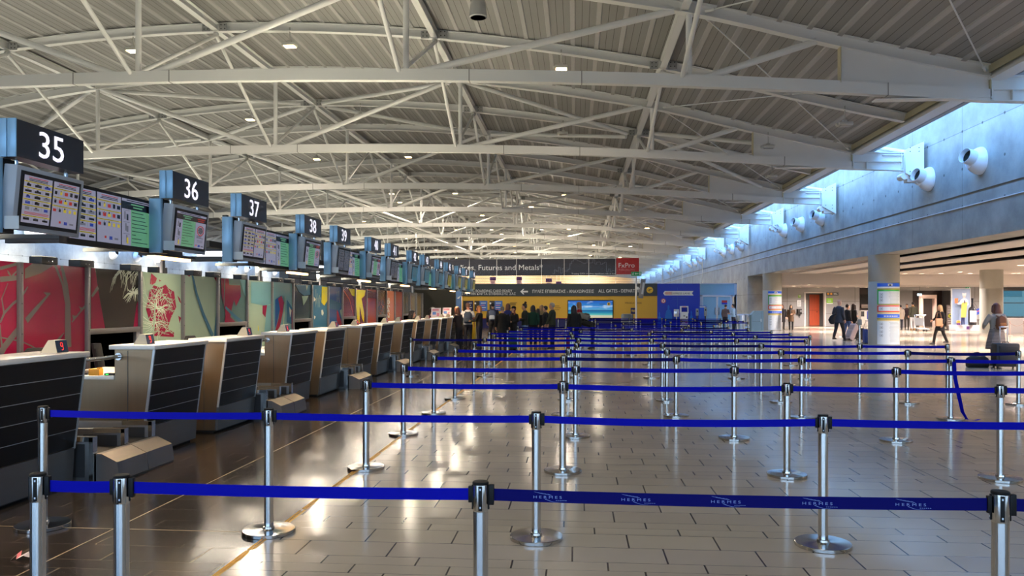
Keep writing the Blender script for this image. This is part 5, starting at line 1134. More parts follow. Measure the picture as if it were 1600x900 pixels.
kx, ky = at(1485, 52); t = thing('notice_stand', 'tall brown notice stand with yellow roundel beside the apron figure', 'stand', (kx, ky, 0)); B().bbox(-.22,.22,0,.06,.05,1.66,.01).obj('board', mat('stand_brown', rgb(105,92,86), .5), t); b = B()
for q in (1.56,1.45,1.34,1.24,1.13,.72,.61,.5,.38,.28): b.box(-.17,.17-.05*(int(q*100) % 3),-.006,0,q,q+.045)
b.obj('print', mat('print_cream', rgb(205,195,190), .5), t); b = B(); b.cyl((0,-.01,.95),(0,0,.95),.14,n=20); b.cyl((0,-.014,.95),(0,-.01,.95),.06,n=12,mi=1); b.obj('roundel', [mat('roundel_acid', rgb(205,205,40), .4), dark_grey], t); B().bbox(-.26,.26,-.1,.2,0,.05,.01).obj('foot', dark_grey, t)
# apron figure display: panel, plinth, flat cut-out of a printed figure, bottle stand
kx, ky = at(1508.5, 50.5); t = thing('display_plinth', 'low white plinth under the apron cut-out display', 'plinth', (kx, ky, 0)); B().bbox(-.72,.72,-.3,.7,0,.38,.02).obj('block', mat('plinth_white', rgb(222,220,228), .4), t); B().box(-.08,.1,-.31,-.3,.1,.3).obj('emblem', mat('emblem_violet', rgb(90,40,120), .4), t)
zp = .38
t = thing('backing_panel', 'pale blue backing panel with white frame behind the apron cut-out', 'panel', (kx, ky+.55, zp)); B().bbox(-.6,.56,0,.06,0,2.35,.01).obj('panel', mat('panel_pale_blue', rgb(150,170,205), .45), t); b = B(); b.box(-.62,-.58,-.02,.07,0,2.38); b.box(.54,.58,-.02,.07,0,2.38); b.box(-.62,.58,-.02,.07,2.34,2.38); b.obj('rim', w_txt, t)
t = thing('apron_cutout', 'flat printed cut-out of a server in yellow apron holding a drink', 'cut-out display', (kx+.02, ky+.25, zp)); ap = mat('apron_yellow', rgb(215,190,95), .5); shirt = mat('cutout_shirt', rgb(205,215,235), .5); skn = mat('cutout_skin', rgb(222,205,200), .5)
b = B(); b.prism([(-.02,0),(.04,0),(.06,.5),(-.06,.5)],'y',0,.015,0); b.prism([(-.16,0),(-.08,0),(-.04,.5),(-.16,.5)],'y',0,.015,0); b.obj('legs', navy, t)
B().prism([(-.19,.48),(.12,.48),(.22,1.45),(.05,1.5),(-.14,1.4)],'y',-.012,.004).obj('apron', ap, t); B().prism([(-.14,1.35),(-.34,1.3),(-.46,1.42),(-.42,1.5),(-.3,1.42),(-.2,1.62),(-.05,1.72),(.12,1.72),(.26,1.6),(.3,1.3),(.2,1.25),(.18,1.4)],'y',-.004,.012).obj('shirt', shirt, t)
b = B(); b.prism([(.0+.085*math.cos(a)+.02,1.86+.13*math.sin(a)) for a in [2*math.pi*i/16 for i in range(16)]],'y',-.008,.01); b.obj('face', skn, t); b = B(); b.prism([(-.09,1.9),(.13,1.9),(.15,2.08),(.02,2.04),(-.11,2.08)],'y',-.012,.012); b.obj('cap', w_txt, t); b = B(); b.prism([(-.56,1.4),(-.38,1.4),(-.36,1.72),(-.57,1.72)],'y',-.012,.01); b.obj('drink', mat('drink_orange', rgb(225,125,75), .5), t); B().prism([(.02,1.6),(.07,1.6),(.09,1.42),(.05,1.38),(.01,1.44)],'y',-.016,-.011).obj('tie', navy, t)
kx2, ky2 = at(1520.5, 49.9); t = thing('bottle_stand', 'dark bottle shaped stand with white printed label on the plinth', 'stand', (kx2, ky2+.1, zp)); B().lathe([(.22,0),(.235,.05),(.235,.95),(.2,1.08),(.08,1.2),(.06,1.35),(.06,1.62),(.075,1.63),(.07,1.72),(.0,1.73)],28).obj('bottle', mat('bottle_black', rgb(28,30,38), .2), t); b = B()
for i in range(10):
    a0 = -1.1+.22*i; a1 = a0+.22; b.quad((.237*math.sin(a0),-.237*math.cos(a0),.2),(.237*math.sin(a1),-.237*math.cos(a1),.2),(.237*math.sin(a1),-.237*math.cos(a1),.92),(.237*math.sin(a0),-.237*math.cos(a0),.92))
b.obj('label', w_txt, t, None, False); b = B()
for q in range(5): b.box(-.1+.02*(q % 2),.1-.03*(q % 3),-.242,-.236,.35+.1*q,.365+.1*q)
b.obj('print', dark_grey, t)
t = thing('blue_tag', 'blue hanging tag beside the dark bottle stand', 'tag', (kx2+.34, ky2+.1, zp+.85)); b = B(); M = Matrix.Rotation(math.radians(-20),4,'Y'); b.bbox(-.15,.15,-.01,.01,-.16,.2,.004,0,M); b.obj('card', mat('tag_blue', rgb(25,60,165), .5), t); b = B(); b.box(-.09,.09,-.014,-.01,.02,.06,0,M); b.obj('print', MATS['roundel_red'], t); B().tube([(0,0,.18),(-.1,0,.4),(-.28,0,.62)],.008,6).obj('string', dark_grey, t)
kx3, ky3 = at(1498.2, 50.1); t = thing('orange_jug', 'small orange and blue pot on the white plinth', 'pot', (kx3, ky3+.05, zp)); B().lathe([(.1,0),(.11,.02),(.11,.12),(.11,.13)],20).obj('base', mat('pot_purple', rgb(90,50,110), .5), t); B().lathe([(.11,.13),(.12,.2),(.1,.28),(.06,.3),(.0,.3)],20).obj('body', mat('drink_orange2', rgb(235,140,45), .5), t)
for i, (px, d) in enumerate(((1536, 51), (1494, 53))):
    kx, ky = at(px, d); t = thing('side_table', ('small dark table against the far round column', 'small dark table behind the tall brown notice stand')[i], 'table', (kx, ky, 0)); B().bbox(-.5,.5,-.3,.3,.68,.72,.008).obj('top', brown, t)
    for x in (-.42,.42):
        for y in (-.22,.22): B().cyl((x,y,0),(x,y,.69),.022,n=10).obj('leg', brown, t)
# low white barrier wall at the far right, with ropes
kx, ky = at(1572, 46); b = B(); b.bbox(kx, kx+7, ky-.1, ky+.15, 0, .9, .02); tag(b.obj('low_white_wall', mat('low_wall_white', rgb(228,222,222), .5)), 'low white wall in front of the far window', 'low wall')
for i in range(3):
    x, y = at(1578+22*i, 42); t = thing('rope_post', 'short pinkish post before the low white wall, %s from its near end' % ORD[i], 'barrier post', (x, y, 0), 0, 'short posts'); B().cyl((0,0,.02),(0,0,.75),.025,n=12).obj('pole', mat('post_pinkish', rgb(190,160,150), .4), t); B().lathe([(.14,0),(.14,.02),(.03,.035)],20).obj('base', MATS['post_pinkish'], t); B().ball((0,0,.77),.035,10).obj('knob', MATS['post_pinkish'], t)
    if i < 2:
        x2, y2 = at(1600+22*i, 42); B().tube([(0,0,.7)]+[((x2-x)*q/8,(y2-y)*q/8,.7-.16*math.sin(math.pi*q/8)) for q in range(1,8)]+[(x2-x,y2-y,.7)],.012,6).obj('rope', MATS['post_pinkish'], t)
# counting post near the thick column
kx, ky = at(1343, 22.0); t = thing('sensor_post', 'tall steel post with a pale boxed head left of the thick column', 'post', (kx, ky, 0)); zz = z_at(499, kx, ky); B().cyl((0,0,.02),(0,0,zz-.02),.03).obj('pole', post_steel, t); B().bbox(-.055,.055,-.04,.04,zz-.16,zz,.012).obj('head', mat('sensor_grey', rgb(150,150,150), .4), t); B().lathe([(.17,0),(.17,.02),(.04,.03)],24).obj('base', base_steel, t)
# low blue board at foot of the column
kx, ky = at(1357, 33.6); t = thing('blue_board', 'low blue board standing at the foot of the thick column', 'board', (kx-.08, ky, 0)); B().bbox(-.06,.06,0,.3,0,.62,.01).obj('board', mat('board_blue', rgb(20,60,140), .5), t); B().bbox(-.1,.1,-.04,.34,0,.03,.006).obj('foot', dark_grey, t)
# ---- concrete wall fittings
duct_w = mat('white_enamel_duct', rgb(232,232,235), .3); dk_in = mat('duct_inside', rgb(50,48,46), .7)
def make_duct(loc, sgn, lb, grp):
    t = thing('air_nozzle', lb, 'air nozzle', loc, 0, grp); M = Matrix.Scale(-1, 4, (1,0,0)) if sgn > 0 else Matrix.Identity(4)
    tilt = Matrix.Rotation(math.radians(14)*(1 if sgn > 0 else -1), 4, 'Y') @ Matrix.Rotation(math.radians(18)*(1 if sgn > 0 else -1), 4, 'Z')
    B().lathe([(.42,0),(.42,.05),(.40,.12),(.33,.25),(.25,.33),(.23,.36)],32,axis='x',M=M).obj('dome', duct_w, t)
    b = B(); b.lathe([(.235,.3),(.23,.42),(.225,.62),(.215,.62),(.215,.4)],28,axis='x',M=tilt @ M); b.obj('spout', duct_w, t)
    b = B(); b.lathe([(.214,.45),(.0,.45)],24,axis='x',M=tilt @ M); b.obj('inner_throat', dk_in, t)
    return t
n_ = 0; d0 = None
for g in range(5):
    for q in range(3):
        if g == 0 and q == 0: continue
        dd = (22.2, 25.95, 29.7)[q]*.917+g*18.75
        y = (dd+WR*SA)/CA; lb = 'round white air nozzle on the tall concrete wall opposite the desks, %s from the camera' % ORD[n_]; n_ += 1
        if d0 is None: d0 = make_duct((WR, y, 6.05), 1, lb, 'wall air nozzles')
        else: dup(d0, (WR, y, 6.05), label=lb)
d0 = None; n_ = 0
for px in (175, 212.5, 244, 342, 364, 384, 428, 446, 460):
    y = y_on(px, WL); lb = 'round white air nozzle on the far concrete wall behind the desks, %s along' % ORD[n_]; n_ += 1
    if d0 is None: d0 = make_duct((WL, y, 5.55), -1, lb, 'left wall air nozzles')
    else: dup(d0, (WL, y, 5.55), label=lb)
x, y = at(747, 20.5); t = thing('pendant_speaker', 'grey bell shaped pendant hanging from the deck at the top', 'speaker', (x, y, z_at(28, x, y))); B().lathe([(.2,0),(.235,.02),(.23,.1),(.2,.35),(.12,.6),(.05,.65)],28).obj('bell', mat('speaker_grey', rgb(175,178,178), .45), t); B().lathe([(.2,.0),(.0,.01)],28).obj('grille', mat('speaker_grille', rgb(120,122,122), .6), t); B().cyl((0,0,.6),(0,0,1.6),.012,n=6).obj('wire', dark_grey, t)
# ================================================================== PEOPLE AND THEIR BAGS
def remesh(b, vox, it=4):
    me = b.mesh('tmp', [black], True); o = bpy.data.objects.new('tmp', me); COL.objects.link(o)
    m = o.modifiers.new('r', 'REMESH'); m.mode = 'VOXEL'; m.voxel_size = vox; m.use_smooth_shade = True
    s = o.modifiers.new('s', 'SMOOTH'); s.iterations = it; s.factor = .5
    dg = bpy.context.evaluated_depsgraph_get(); dg.update(); ev = o.evaluated_get(dg); m2 = ev.to_mesh()
    r = B(); r.add([v.co.copy() for v in m2.vertices], [list(p.vertices) for p in m2.polygons], 0, True)
    ev.to_mesh_clear(); COL.objects.unlink(o); bpy.data.objects.remove(o); bpy.data.meshes.remove(me)
    return r
def ring(c, rx, ry, n=18, sq=.9):
    out = []
    for i in range(n):
        a = 2*math.pi*i/n; cx, sy = math.cos(a), math.sin(a)
        out.append(Vector((c[0]+rx*math.copysign(abs(cx)**sq, cx), c[1]+ry*math.copysign(abs(sy)**sq, sy), c[2])))
    return out
def limb(b, pts, radii): b.tube(pts, radii, 12)
REL = ((.05, -.03, -.29), (.06, .06, -.53))
CM_ = {}
def cloth(c, rough=.85): 
    k = 'cloth_%d_%d_%d' % c
    return mat(k, rgb(*c), rough, bump=.25, scale=35)
def hairm(c): return mat('hair_%d_%d_%d' % c, rgb(*c), .45, bump=.5, scale=60, stretch=(1,1,.2))
def person(label, X, Y, rz, H=1.72, top=(30,30,34), legs=(28,28,34), hair=(35,25,20), style='short', skin=(200,150,122), armL=REL, armR=REL, lean=0, stride=0, coat=None, skirt=None, shoes=(20,20,22), wide=1.0, sleeves=1, sit=False, turn=0, collar=None, scarf=None, bare_legs=None):
    """one figure: arms as elbow and wrist offsets from the shoulder, x outwards, y forwards"""
    k = H/1.75
    t = thing('person', label, 'person', (X, Y, 0), math.radians(rz))
    hz = .92 if not sit else .56
    R = Matrix.Rotation(-math.radians(lean), 4, 'X'); Hp = Vector((0, 0, hz))
    dz = hz-.92
    T = lambda p: (Hp+(R @ (Vector(p)+Vector((0,0,dz))-Hp)))*k
    S = lambda p: Vector(p)*k
    HR = Matrix.Rotation(math.radians(turn), 4, 'Z')
    def Tl(rings): return [[T(p) for p in r] for r in rings]
    # joints
    sh = {g: (g*.185*wide, -.01, 1.42) for g in (-1, 1)}
    arm = {}
    for g, a in ((-1, armL), (1, armR)):
        s0 = T(sh[g]); e = s0+S((g*a[0][0], a[0][1], a[0][2])); w_ = s0+S((g*a[1][0], a[1][1], a[1][2])); arm[g] = (s0, e, w_)
    leg = {}
    for g in (-1, 1):
        hp = S((g*.095, 0, hz-.02))
        if sit: kn = S((g*.12, .42, .52)); an = S((g*.12, .38, .09)); ft = 1
        else:
            f = stride*g; kn = S((g*.098, f*.16+abs(f)*.05, .5)); an = S((g*.09, f*.34, .085+(.07 if f < -.3 else 0)))
        leg[g] = (hp, kn, an)
    # body -------------------------------------------------
    b = B()
    b.loft(Tl([ring(c, rx*wide, ry) for c, rx, ry in (((0,0,.86),.13,.09),((0,0,.95),.155,.105),((0,0,1.08),.13,.09),((0,.005,1.25),.15,.105),((0,0,1.38),.17,.1),((0,-.01,1.45),.1,.07))]))
    limb(b, [T((0,-.015,1.40)), T((0,-.01,1.47)), T((0,.012,1.55))], [.07*k,.056*k,.055*k])
    hc = Vector((0, .02, 1.635))
    def Hd(p): return T(hc+HR @ Vector(p))
    head = [(-.125,.03,.03,.03),(-.112,.03,.048,.052),(-.085,.022,.06,.07),(-.045,.01,.069,.086),(0,.0,.074,.094),(.045,-.006,.075,.097),(.08,-.008,.066,.086),(.105,-.01,.046,.06),(.118,-.01,.018,.024)]
    b.loft([[Hd(p) for p in ring((0,o,z), rx, ry, 18, 1)] for z, o, rx, ry in head])
    limb(b, [Hd((0,.088,.015)), Hd((0,.112,-.022)), Hd((0,.1,-.035))], [.011*k,.016*k,.012*k])
    for g in (-1, 1): b.ball(Hd((g*.077,-.008,-.01)), .028*k, 8, 0, (.45,.7,1.1))
    for g in (-1, 1):
        s0, e, w_ = arm[g]; limb(b, [s0, s0.lerp(e,.35), e, e.lerp(w_,.3), w_], [.055*k,.05*k,.042*k,.042*k,.029*k])
        d = (w_-e).normalized(); limb(b, [w_-d*.02, w_+d*.04*k, w_+d*.085*k], [.028*k,.036*k,.034*k])
        hp, kn, an = leg[g]; limb(b, [hp, hp.lerp(kn,.5), kn, kn.lerp(an,.3), an], [.088*k,.075*k,.054*k,.055*k,.037*k])
        limb(b, [an+S((0,-.04,-.045)), an+S((0,.08,-.05)), an+S((0,.17,-.055))], [.035*k,.036*k,.026*k])
    body = remesh(b, .0135)
    for g in (-1, 1):
        s0, e, w_ = arm[g]; d = (w_-e).normalized(); side = d.cross(Vector((1,0,0)) if abs(d.x) < .8 else Vector((0,0,1))).normalized(); nrm = d.cross(side).normalized()
        if nrm.x*g > 0: nrm = -nrm
        for q, (o, L) in enumerate(((-.027,.068),(-.009,.078),(.009,.074),(.027,.058))):
            p0 = w_+(d*.075+side*o)*k; p1 = p0+(d*L*.45+nrm*.004+side*o*.15)*k; p2 = p1+(d*L*.3+nrm*.018)*k; p3 = p2+(d*L*.15+nrm*.026)*k
            body.tube([p0,p1,p2,p3], [.0088*k,.0085*k,.0078*k,.0058*k], 7)
        p0 = w_+(d*.03+side*-.03)*k; body.tube([p0, p0+(d*.025-side*.025+nrm*.008)*k, p0+(d*.06-side*.032+nrm*.018)*k], [.011*k,.0105*k,.007*k], 7)
    body.obj('body', mat('skin_%d_%d_%d' % skin, rgb(*skin), .5), t)
    b = B()
    for g in (-1, 1): b.ball(Hd((g*.032,.083,.012)), .0105*k, 8, 1, (1,.5,.7)); b.tube([Hd((g*.018,.093,.034)), Hd((g*.036,.091,.038)), Hd((g*.052,.08,.032))], .0045*k, 6, 0)
    b.tube([Hd((-.022,.098,-.062)), Hd((0,.103,-.06)), Hd((.022,.098,-.062))], .0055*k, 6, 2); b.obj('face_features', [hairm(hair), black, mat('lips', rgb(165,85,80), .5)], t)
    # hair -------------------------------------------------
    b = B(); hm = hairm(hair)
    if style != 'bald':
        rr = [(-.05,-.04,.062,.065),(-.01,-.034,.083,.08),(.03,-.026,.087,.088),(.07,-.016,.083,.1),(.1,-.012,.066,.083),(.122,-.012,.04,.05),(.131,-.012,.012,.015)]
        if style in ('short', 'cap', 'bun', 'pony', 'grey'): pass
        b.loft([[Hd(p) for p in ring((0,o,z), rx, ry, 18, 1)] for z, o, rx, ry in rr])
        if style in ('long', 'bob'):
            zl = -.32 if style == 'long' else -.17
            b.loft([[Hd(p) for p in ring((0,o,z), rx, ry, 18, .85)] for z, o, rx, ry in ((.06,-.03,.086,.09),(-.03,-.045,.093,.075),(-.1,-.055,.105 if style == 'bob' else .098,.07),(zl*.75-.03,-.06,.115,.06),(zl,-.062,.09,.045))])
            for g in (-1, 1): b.tube([Hd((g*.07,.04,.06)), Hd((g*.086,.03,-.03)), Hd((g*.09,.02,-.12)), Hd((g*.085,.03 if style == 'long' else 0,zl*.9))], [.022*k,.028*k,.03*k,.014*k], 8)
        if style == 'bun': b.ball(Hd((0,-.045,.155)), .052*k, 12)
        if style == 'pony': b.tube([Hd((0,-.1,.05)), Hd((0,-.14,0)), Hd((0,-.13,-.14))], [.025*k,.03*k,.012*k], 8)
        if style == 'cap': 
            for g in (-1, 1): b.tube([Hd((g*.06,-.0,-.02)), Hd((g*.09,.0,-.14)), Hd((g*.1,.05,-.3)), Hd((g*.08,.07,-.42))], [.03*k,.035*k,.035*k,.015*k], 8)
        b.obj('hair', hm, t)
    if style == 'cap':
        b = B(); b.loft([[Hd(p) for p in ring((0,o,z), rx, ry, 18, 1)] for z, o, rx, ry in ((.045,-.01,.09,.108),(.09,-.012,.088,.105),(.125,-.012,.06,.075),(.138,-.012,.015,.02))]); b.loft([[Hd(p) for p in ring((0,.1,z), .065, .075, 14, 1)] for z in (.045,.055)]); b.obj('cap', cloth((18,18,20)), t)
    # clothes ----------------------------------------------
    if not skirt or not bare_legs:
        b = B(); b.loft([[S(p) for p in ring(c, rx*wide, ry)] for c, rx, ry in (((0,0,hz-.1),.165,.12),((0,0,hz+.02),.175,.128),((0,0,hz+.12),.155,.112))])
        for g in (-1, 1):
            hp, kn, an = leg[g]; limb(b, [hp, hp.lerp(kn,.5), kn, kn.lerp(an,.35), an+Vector((0,0,-.02))], [.1*k,.088*k,.068*k,.066*k,.058*k])
        remesh(b, .017, 3).obj('trousers', cloth(legs), t)
    if skirt:
        b = B(); n = 28; rings = []
        for z, r0 in ((hz+.14,.15),(hz+.02,.185),(hz-.2,.215),(hz-.42,.245),(hz-.45,.243)):
            rings.append([S(((r0+.012*math.sin(7*a)*(1 if z < hz else .2))*math.cos(a)*1.08-(.05*(hz-z) if z < hz else 0), (r0+.012*math.sin(7*a))*math.sin(a)*.85, z)) for a in [2*math.pi*i/n for i in range(n)]])
        b.loft(rings); b.obj('skirt', skirt if not isinstance(skirt, tuple) else cloth(skirt), t)
    b = B(); lo = hz-.02-( .0 if not coat else coat)
    rg = [((0,0,lo-dz),.182 if not coat else .2,.135 if not coat else .15),((0,0,hz+.06-dz),.178,.13),((0,0,1.1),.165,.118),((0,.005,1.26),.183,.132),((0,0,1.38),.198,.125),((0,-.01,1.445),.125,.09),((0,-.005,1.485),.075,.07)]
    b.loft(Tl([ring(c, rx*wide, ry) for c, rx, ry in rg]))
    for g in (-1, 1):
        s0, e, w_ = arm[g]; d = (w_-e).normalized(); en = w_-d*.015 if sleeves else s0.lerp(e,.8)
        if sleeves: limb(b, [s0+S((-g*.03,0,.0)), s0.lerp(e,.4), e, e.lerp(w_,.4), en], [.082*k,.07*k,.06*k,.055*k,.044*k])
        else: limb(b, [s0+S((-g*.03,0,.0)), s0.lerp(e,.4), en], [.08*k,.068*k,.066*k])
    remesh(b, .017, 3).obj('jacket' if sleeves else 'shirt', cloth(top), t)
    if collar: b = B(); b.loft(Tl([ring(c, rx, ry) for c, rx, ry in (((0,-.01,1.44),.12,.09),((0,-.005,1.5),.085,.08),((0,-.01,1.525),.075,.07))])); b.obj('collar', cloth(collar), t)
    if scarf: b = B(); b.loft(Tl([ring(c, rx, ry) for c, rx, ry in (((0,0,1.42),.13,.11),((0,.01,1.48),.105,.1),((0,.01,1.54),.085,.085))])); b.tube([T((.04,.1,1.46)), T((.05,.14,1.3)), T((.05,.14,1.1))], .04*k, 8); b.obj('scarf', cloth(scarf), t)
    for g in (-1, 1):
        an = leg[g][2]; b = B()
        b.loft([[an+S((0,o,z))+Vector((rx*k*math.cos(a), ry*k*math.sin(a), 0)) for a in [2*math.pi*i/16 for i in range(16)]] for z, o, rx, ry in ((-.085,.055,.043,.135),(-.06,.055,.047,.14),(-.03,.04,.044,.115),(0,.0,.046,.06),(.03,-.01,.044,.052))]); b.obj('shoe', cloth(shoes, .5), t)
    t['_h'] = H
    return t
def backpack(label, P, z, col, strap=None, flap=None, back=-.15, sc=1.0, lean=0):
    t = thing('backpack', label, 'bag', (0,0,0)); rz = P.rotation_euler.z
    o = Matrix.Rotation(rz, 3, 'Z') @ Vector((0, back-.07*sc, 0)); t.location = (P.location.x+o.x, P.location.y+o.y, z); t.rotation_euler = (math.radians(-lean), 0, rz)
    b = B(); b.loft([[p*sc for p in ring((0,0,q), rx, ry, 20, .6)] for q, rx, ry in ((0,.12,.07),(.02,.15,.09),(.2,.16,.1),(.36,.15,.09),(.43,.1,.06),(.45,.03,.02))]); b.obj('sack', cloth(col), t)
    b = B(); b.loft([[p*sc for p in ring((0,-.085,q), rx, ry, 16, .6)] for q, rx, ry in ((.04,.1,.03),(.06,.12,.045),(.18,.12,.045),(.22,.09,.02))]); b.obj('pocket', cloth(flap or tuple(int(c*.8) for c in col)), t)
    for g in (-1, 1):
        b = B(); b.tube([Vector(p)*sc for p in ((g*.09,.06,.1),(g*.11,.22,.15),(g*.12,.26,.32),(g*.1,.18,.46),(g*.07,.06,.44))], .017, 8); b.obj('strap', cloth(strap or col), t)
    return t
def suitcase(label, X, Y, rz, w_, h, d, col, tilt=0, handle=.35, hc=(190,190,195)):
    t = thing('suitcase', label, 'suitcase', (X, Y, 0), math.radians(rz)); t.rotation_euler = (math.radians(tilt), 0, math.radians(rz))
    b = B(); b.bbox(-w_/2, w_/2, -d/2, d/2, .05, h, .05); b.obj('shell', cloth(col, .55), t)
    b = B(); b.bbox(-w_*.4, w_*.4, -d/2-.025, -d/2+.01, .12, h*.55, .015); b.bbox(-w_*.38, w_*.38, -d/2-.02, -d/2+.01, h*.6, h*.9, .015); b.obj('pocket', cloth(tuple(int(c*.8) for c in col), .6), t)
    if handle:
        b = B()
        for g in (-1, 1): b.cyl((g*.09, d*.3, h), (g*.09, d*.3, h+handle), .012, n=8)
        b.cyl((-.11, d*.3, h+handle), (.11, d*.3, h+handle), .018, n=10); b.obj('pull_handle', mat('handle_%d' % hc[0], rgb(*hc), .35, .5), t)
    b = B(); b.tube([(-.08,0,h-.01),(-.07,0,h+.03),(.07,0,h+.03),(.08,0,h-.01)], .012, 8); b.obj('grip', black, t)
    for gx in (-1, 1):
        for gy in (-1, 1): b = B(); b.cyl((gx*w_*.4-.015, gy*d*.35, .035), (gx*w_*.4+.015, gy*d*.35, .035), .035, n=14); b.obj('wheel', black, t)
    return t
A_FOLD = ((.05,.0,-.28),(-.1,.2,-.3)); A_FWD = ((.04,.08,-.27),(.0,.32,-.3)); A_BACK = ((.05,-.12,-.26),(.07,-.14,-.5)); A_UP = ((.05,.05,-.27),(-.05,.22,-.12)); A_OUT = ((.14,.0,-.24),(.2,.06,-.44))
def pp(px, d): return at(px, d)
def P(label, px, d, rz, **k): x, y = pp(px, d); return person(label, x, y, rz, **k)
m1 = P('person in white t-shirt wearing a navy backpack at the far desks', 731, 30.4, 8, H=1.74, top=(205,205,210), legs=(26,26,36), hair=(120,80,60), style='short', skin=(190,130,105), sleeves=0, armL=((.08,.02,-.28),(.1,.1,-.5)))
backpack('navy backpack worn over a white t-shirt', m1, .95, (34,48,70))
P('person with brown hair and dark clothes leaning on the last desk', 717.5, 28.9, 60, H=1.6, top=(40,30,30), hair=(95,55,35), style='long', armR=A_FWD, armL=A_FWD, lean=8)
P('fair haired person in black jacket and tan sleeves reaching left', 749, 30.1, 75, H=1.63, top=(30,28,28), legs=(22,24,44), hair=(190,120,70), style='bob', armR=A_FWD, armL=A_FWD, collar=(150,120,85))
m4 = P('tall dark haired person wearing a pale blue backpack further back', 770, 34, 0, H=1.76, top=(34,34,46), legs=(26,26,30), hair=(24,22,24), style='short')
backpack('pale blue and navy backpack on the tall dark haired person', m4, 1.0, (62,78,110), flap=(150,165,190))
P('broad person in a plain black coat with thin grey hair, back turned', 785, 29.4, 0, H=1.6, top=(14,14,15), legs=(16,16,18), hair=(120,112,105), style='short', coat=.3, wide=1.2)
P('person with ginger brown hair in a royal blue jacket', 793.5, 33, -10, H=1.72, top=(40,52,120), legs=(26,26,30), hair=(120,78,55), style='bob')
P('person in black cap with long red hair and a white badge', 803, 29.6, 130, H=1.6, top=(22,20,22), legs=(20,20,24), hair=(122,62,40), style='cap', armL=A_FOLD, armR=((.06,.02,-.28),(.0,.14,-.42)), scarf=None)
P('person with hair in a bun, dark green top and jeans, arms folded', 820, 29.8, 85, H=1.71, top=(40,44,34), legs=(92,120,160), hair=(34,24,22), style='bun', armL=A_FOLD, armR=A_FOLD, shoes=(190,190,190))
P('dark haired person in a bottle green hooded jacket, back turned', 833, 31.8, 15, H=1.65, top=(20,62,50), legs=(22,22,24), hair=(32,24,22), style='bob', collar=(24,72,58))
P('short dark haired person in black between green hood and fair hair', 840.5, 34, 10, H=1.5, top=(24,24,26), hair=(40,30,26), style='bob')
P('fair haired person mostly hidden in the middle of the queue', 846.5, 36, 30, H=1.66, top=(150,130,90), legs=(30,30,34), hair=(150,118,80), style='bob')
P('young person in black with dark hair looking left', 852.5, 31.2, 75, H=1.62, top=(20,22,26), legs=(24,24,30), hair=(26,22,22), style='short')
P('grey haired person in olive green jacket resting a hand on the belt', 863, 29.8, 75, H=1.74, top=(50,56,42), legs=(26,28,34), hair=(150,150,148), style='short', skin=(190,145,120), armL=((.04,.08,-.28),(.0,.2,-.5)), armR=((.04,.06,-.28),(.0,.2,-.5)))
P('person with long black hair and black leather jacket before the beach screen', 897, 28.6, 25, H=1.64, top=(22,22,26), legs=(18,18,22), hair=(20,18,20), style='long', wide=1.12, coat=.1)
P('fair haired person in red and white before the beach screen', 905, 33.5, 80, H=1.78, top=(165,30,40), legs=(40,40,46), hair=(170,118,72), style='long', collar=(200,200,205), armR=A_FWD)
m16 = P('person in dark clothes bending far forward over luggage', 926, 29.8, 80, H=1.68, top=(24,24,26), legs=(20,20,22), hair=(28,24,24), style='short', lean=72, armL=((.0,.1,-.28),(.0,.15,-.52)), armR=((.0,.1,-.28),(.0,.15,-.52)))
o = Matrix.Rotation(m16.rotation_euler.z, 3, 'Z') @ Vector((0, .12, 0)); t = backpack('grey rounded backpack on the person bending forward', m16, 1.13, (128,126,120), sc=1.15); t.location = (m16.location.x+o.x, m16.location.y+o.y, 1.16); t.rotation_euler = (math.radians(-72), 0, m16.rotation_euler.z)
P('person in taupe jumper leaning towards a companion at the glass doors', 1133, 51.5, -35, H=1.7, top=(95,82,84), legs=(40,42,56), hair=(34,28,26), style='short', lean=8, armR=A_FWD)
P('person in pale blue shirt facing a companion at the glass doors', 1146, 50.4, 60, H=1.73, top=(150,185,215), legs=(40,44,60), hair=(26,22,22), style='short', armL=A_FOLD, armR=A_FWD)
P('person in long black coat half hidden by the farther column', 1222.5, 51.8, 160, H=1.7, top=(26,22,26), legs=(20,18,20), hair=(80,50,40), style='long', coat=.35)
P('person in brown coat, black scarf and black tights by the payphone', 1236, 50.4, 165, H=1.68, top=(86,62,42), legs=(18,17,18), hair=(26,20,20), style='long', coat=.28, scarf=(20,20,22), armL=A_FOLD)
w1 = P('tall bald person in charcoal suit carrying a coat over one arm', 1311, 36.2, -55, H=1.9, top=(52,54,62), legs=(26,27,32), style='bald', skin=(205,155,128), stride=.7, coat=.12, armL=((.1,.0,-.26),(.02,.2,-.34)))
x, y = pp(1300, 36.0); t = thing('folded_coat', 'black coat hanging over the arm of the bald person', 'coat', (x, y, .78)); b = B(); n = 20
b.loft([[Vector((rx*math.cos(a)+ox, ry*math.sin(a), z)) for a in [2*math.pi*i/n for i in range(n)]] for z, rx, ry, ox in ((0,.06,.04,.02),(.05,.11,.06,.0),(.2,.15,.07,-.02),(.36,.13,.07,.04),(.46,.08,.06,.12),(.5,.03,.03,.16))]); b.obj('fabric', cloth((20,20,24)), t)
P('person in black beside the bald person, walking right', 1324, 38, -70, H=1.7, top=(24,24,28), legs=(60,84,130), hair=(40,26,22), style='short', stride=.5)
P('person in long black coat with dark hair walking right by the column', 1333.5, 38.4, -75, H=1.72, top=(22,20,22), legs=(20,20,22), hair=(50,32,26), style='long', coat=.3, stride=.4, armL=A_FOLD)
x, y = pp(1325, 36.6); suitcase('pale pinkish suitcase tilted on its wheels behind the walkers', x, y, -70, .42, .85, .26, (186,168,166), tilt=-28, handle=.3)
x, y = pp(1341.5, 37.2); suitcase('black suitcase tilted on its wheels before the thick column', x, y, -70, .36, .58, .24, (26,24,26), tilt=-25, handle=.45)
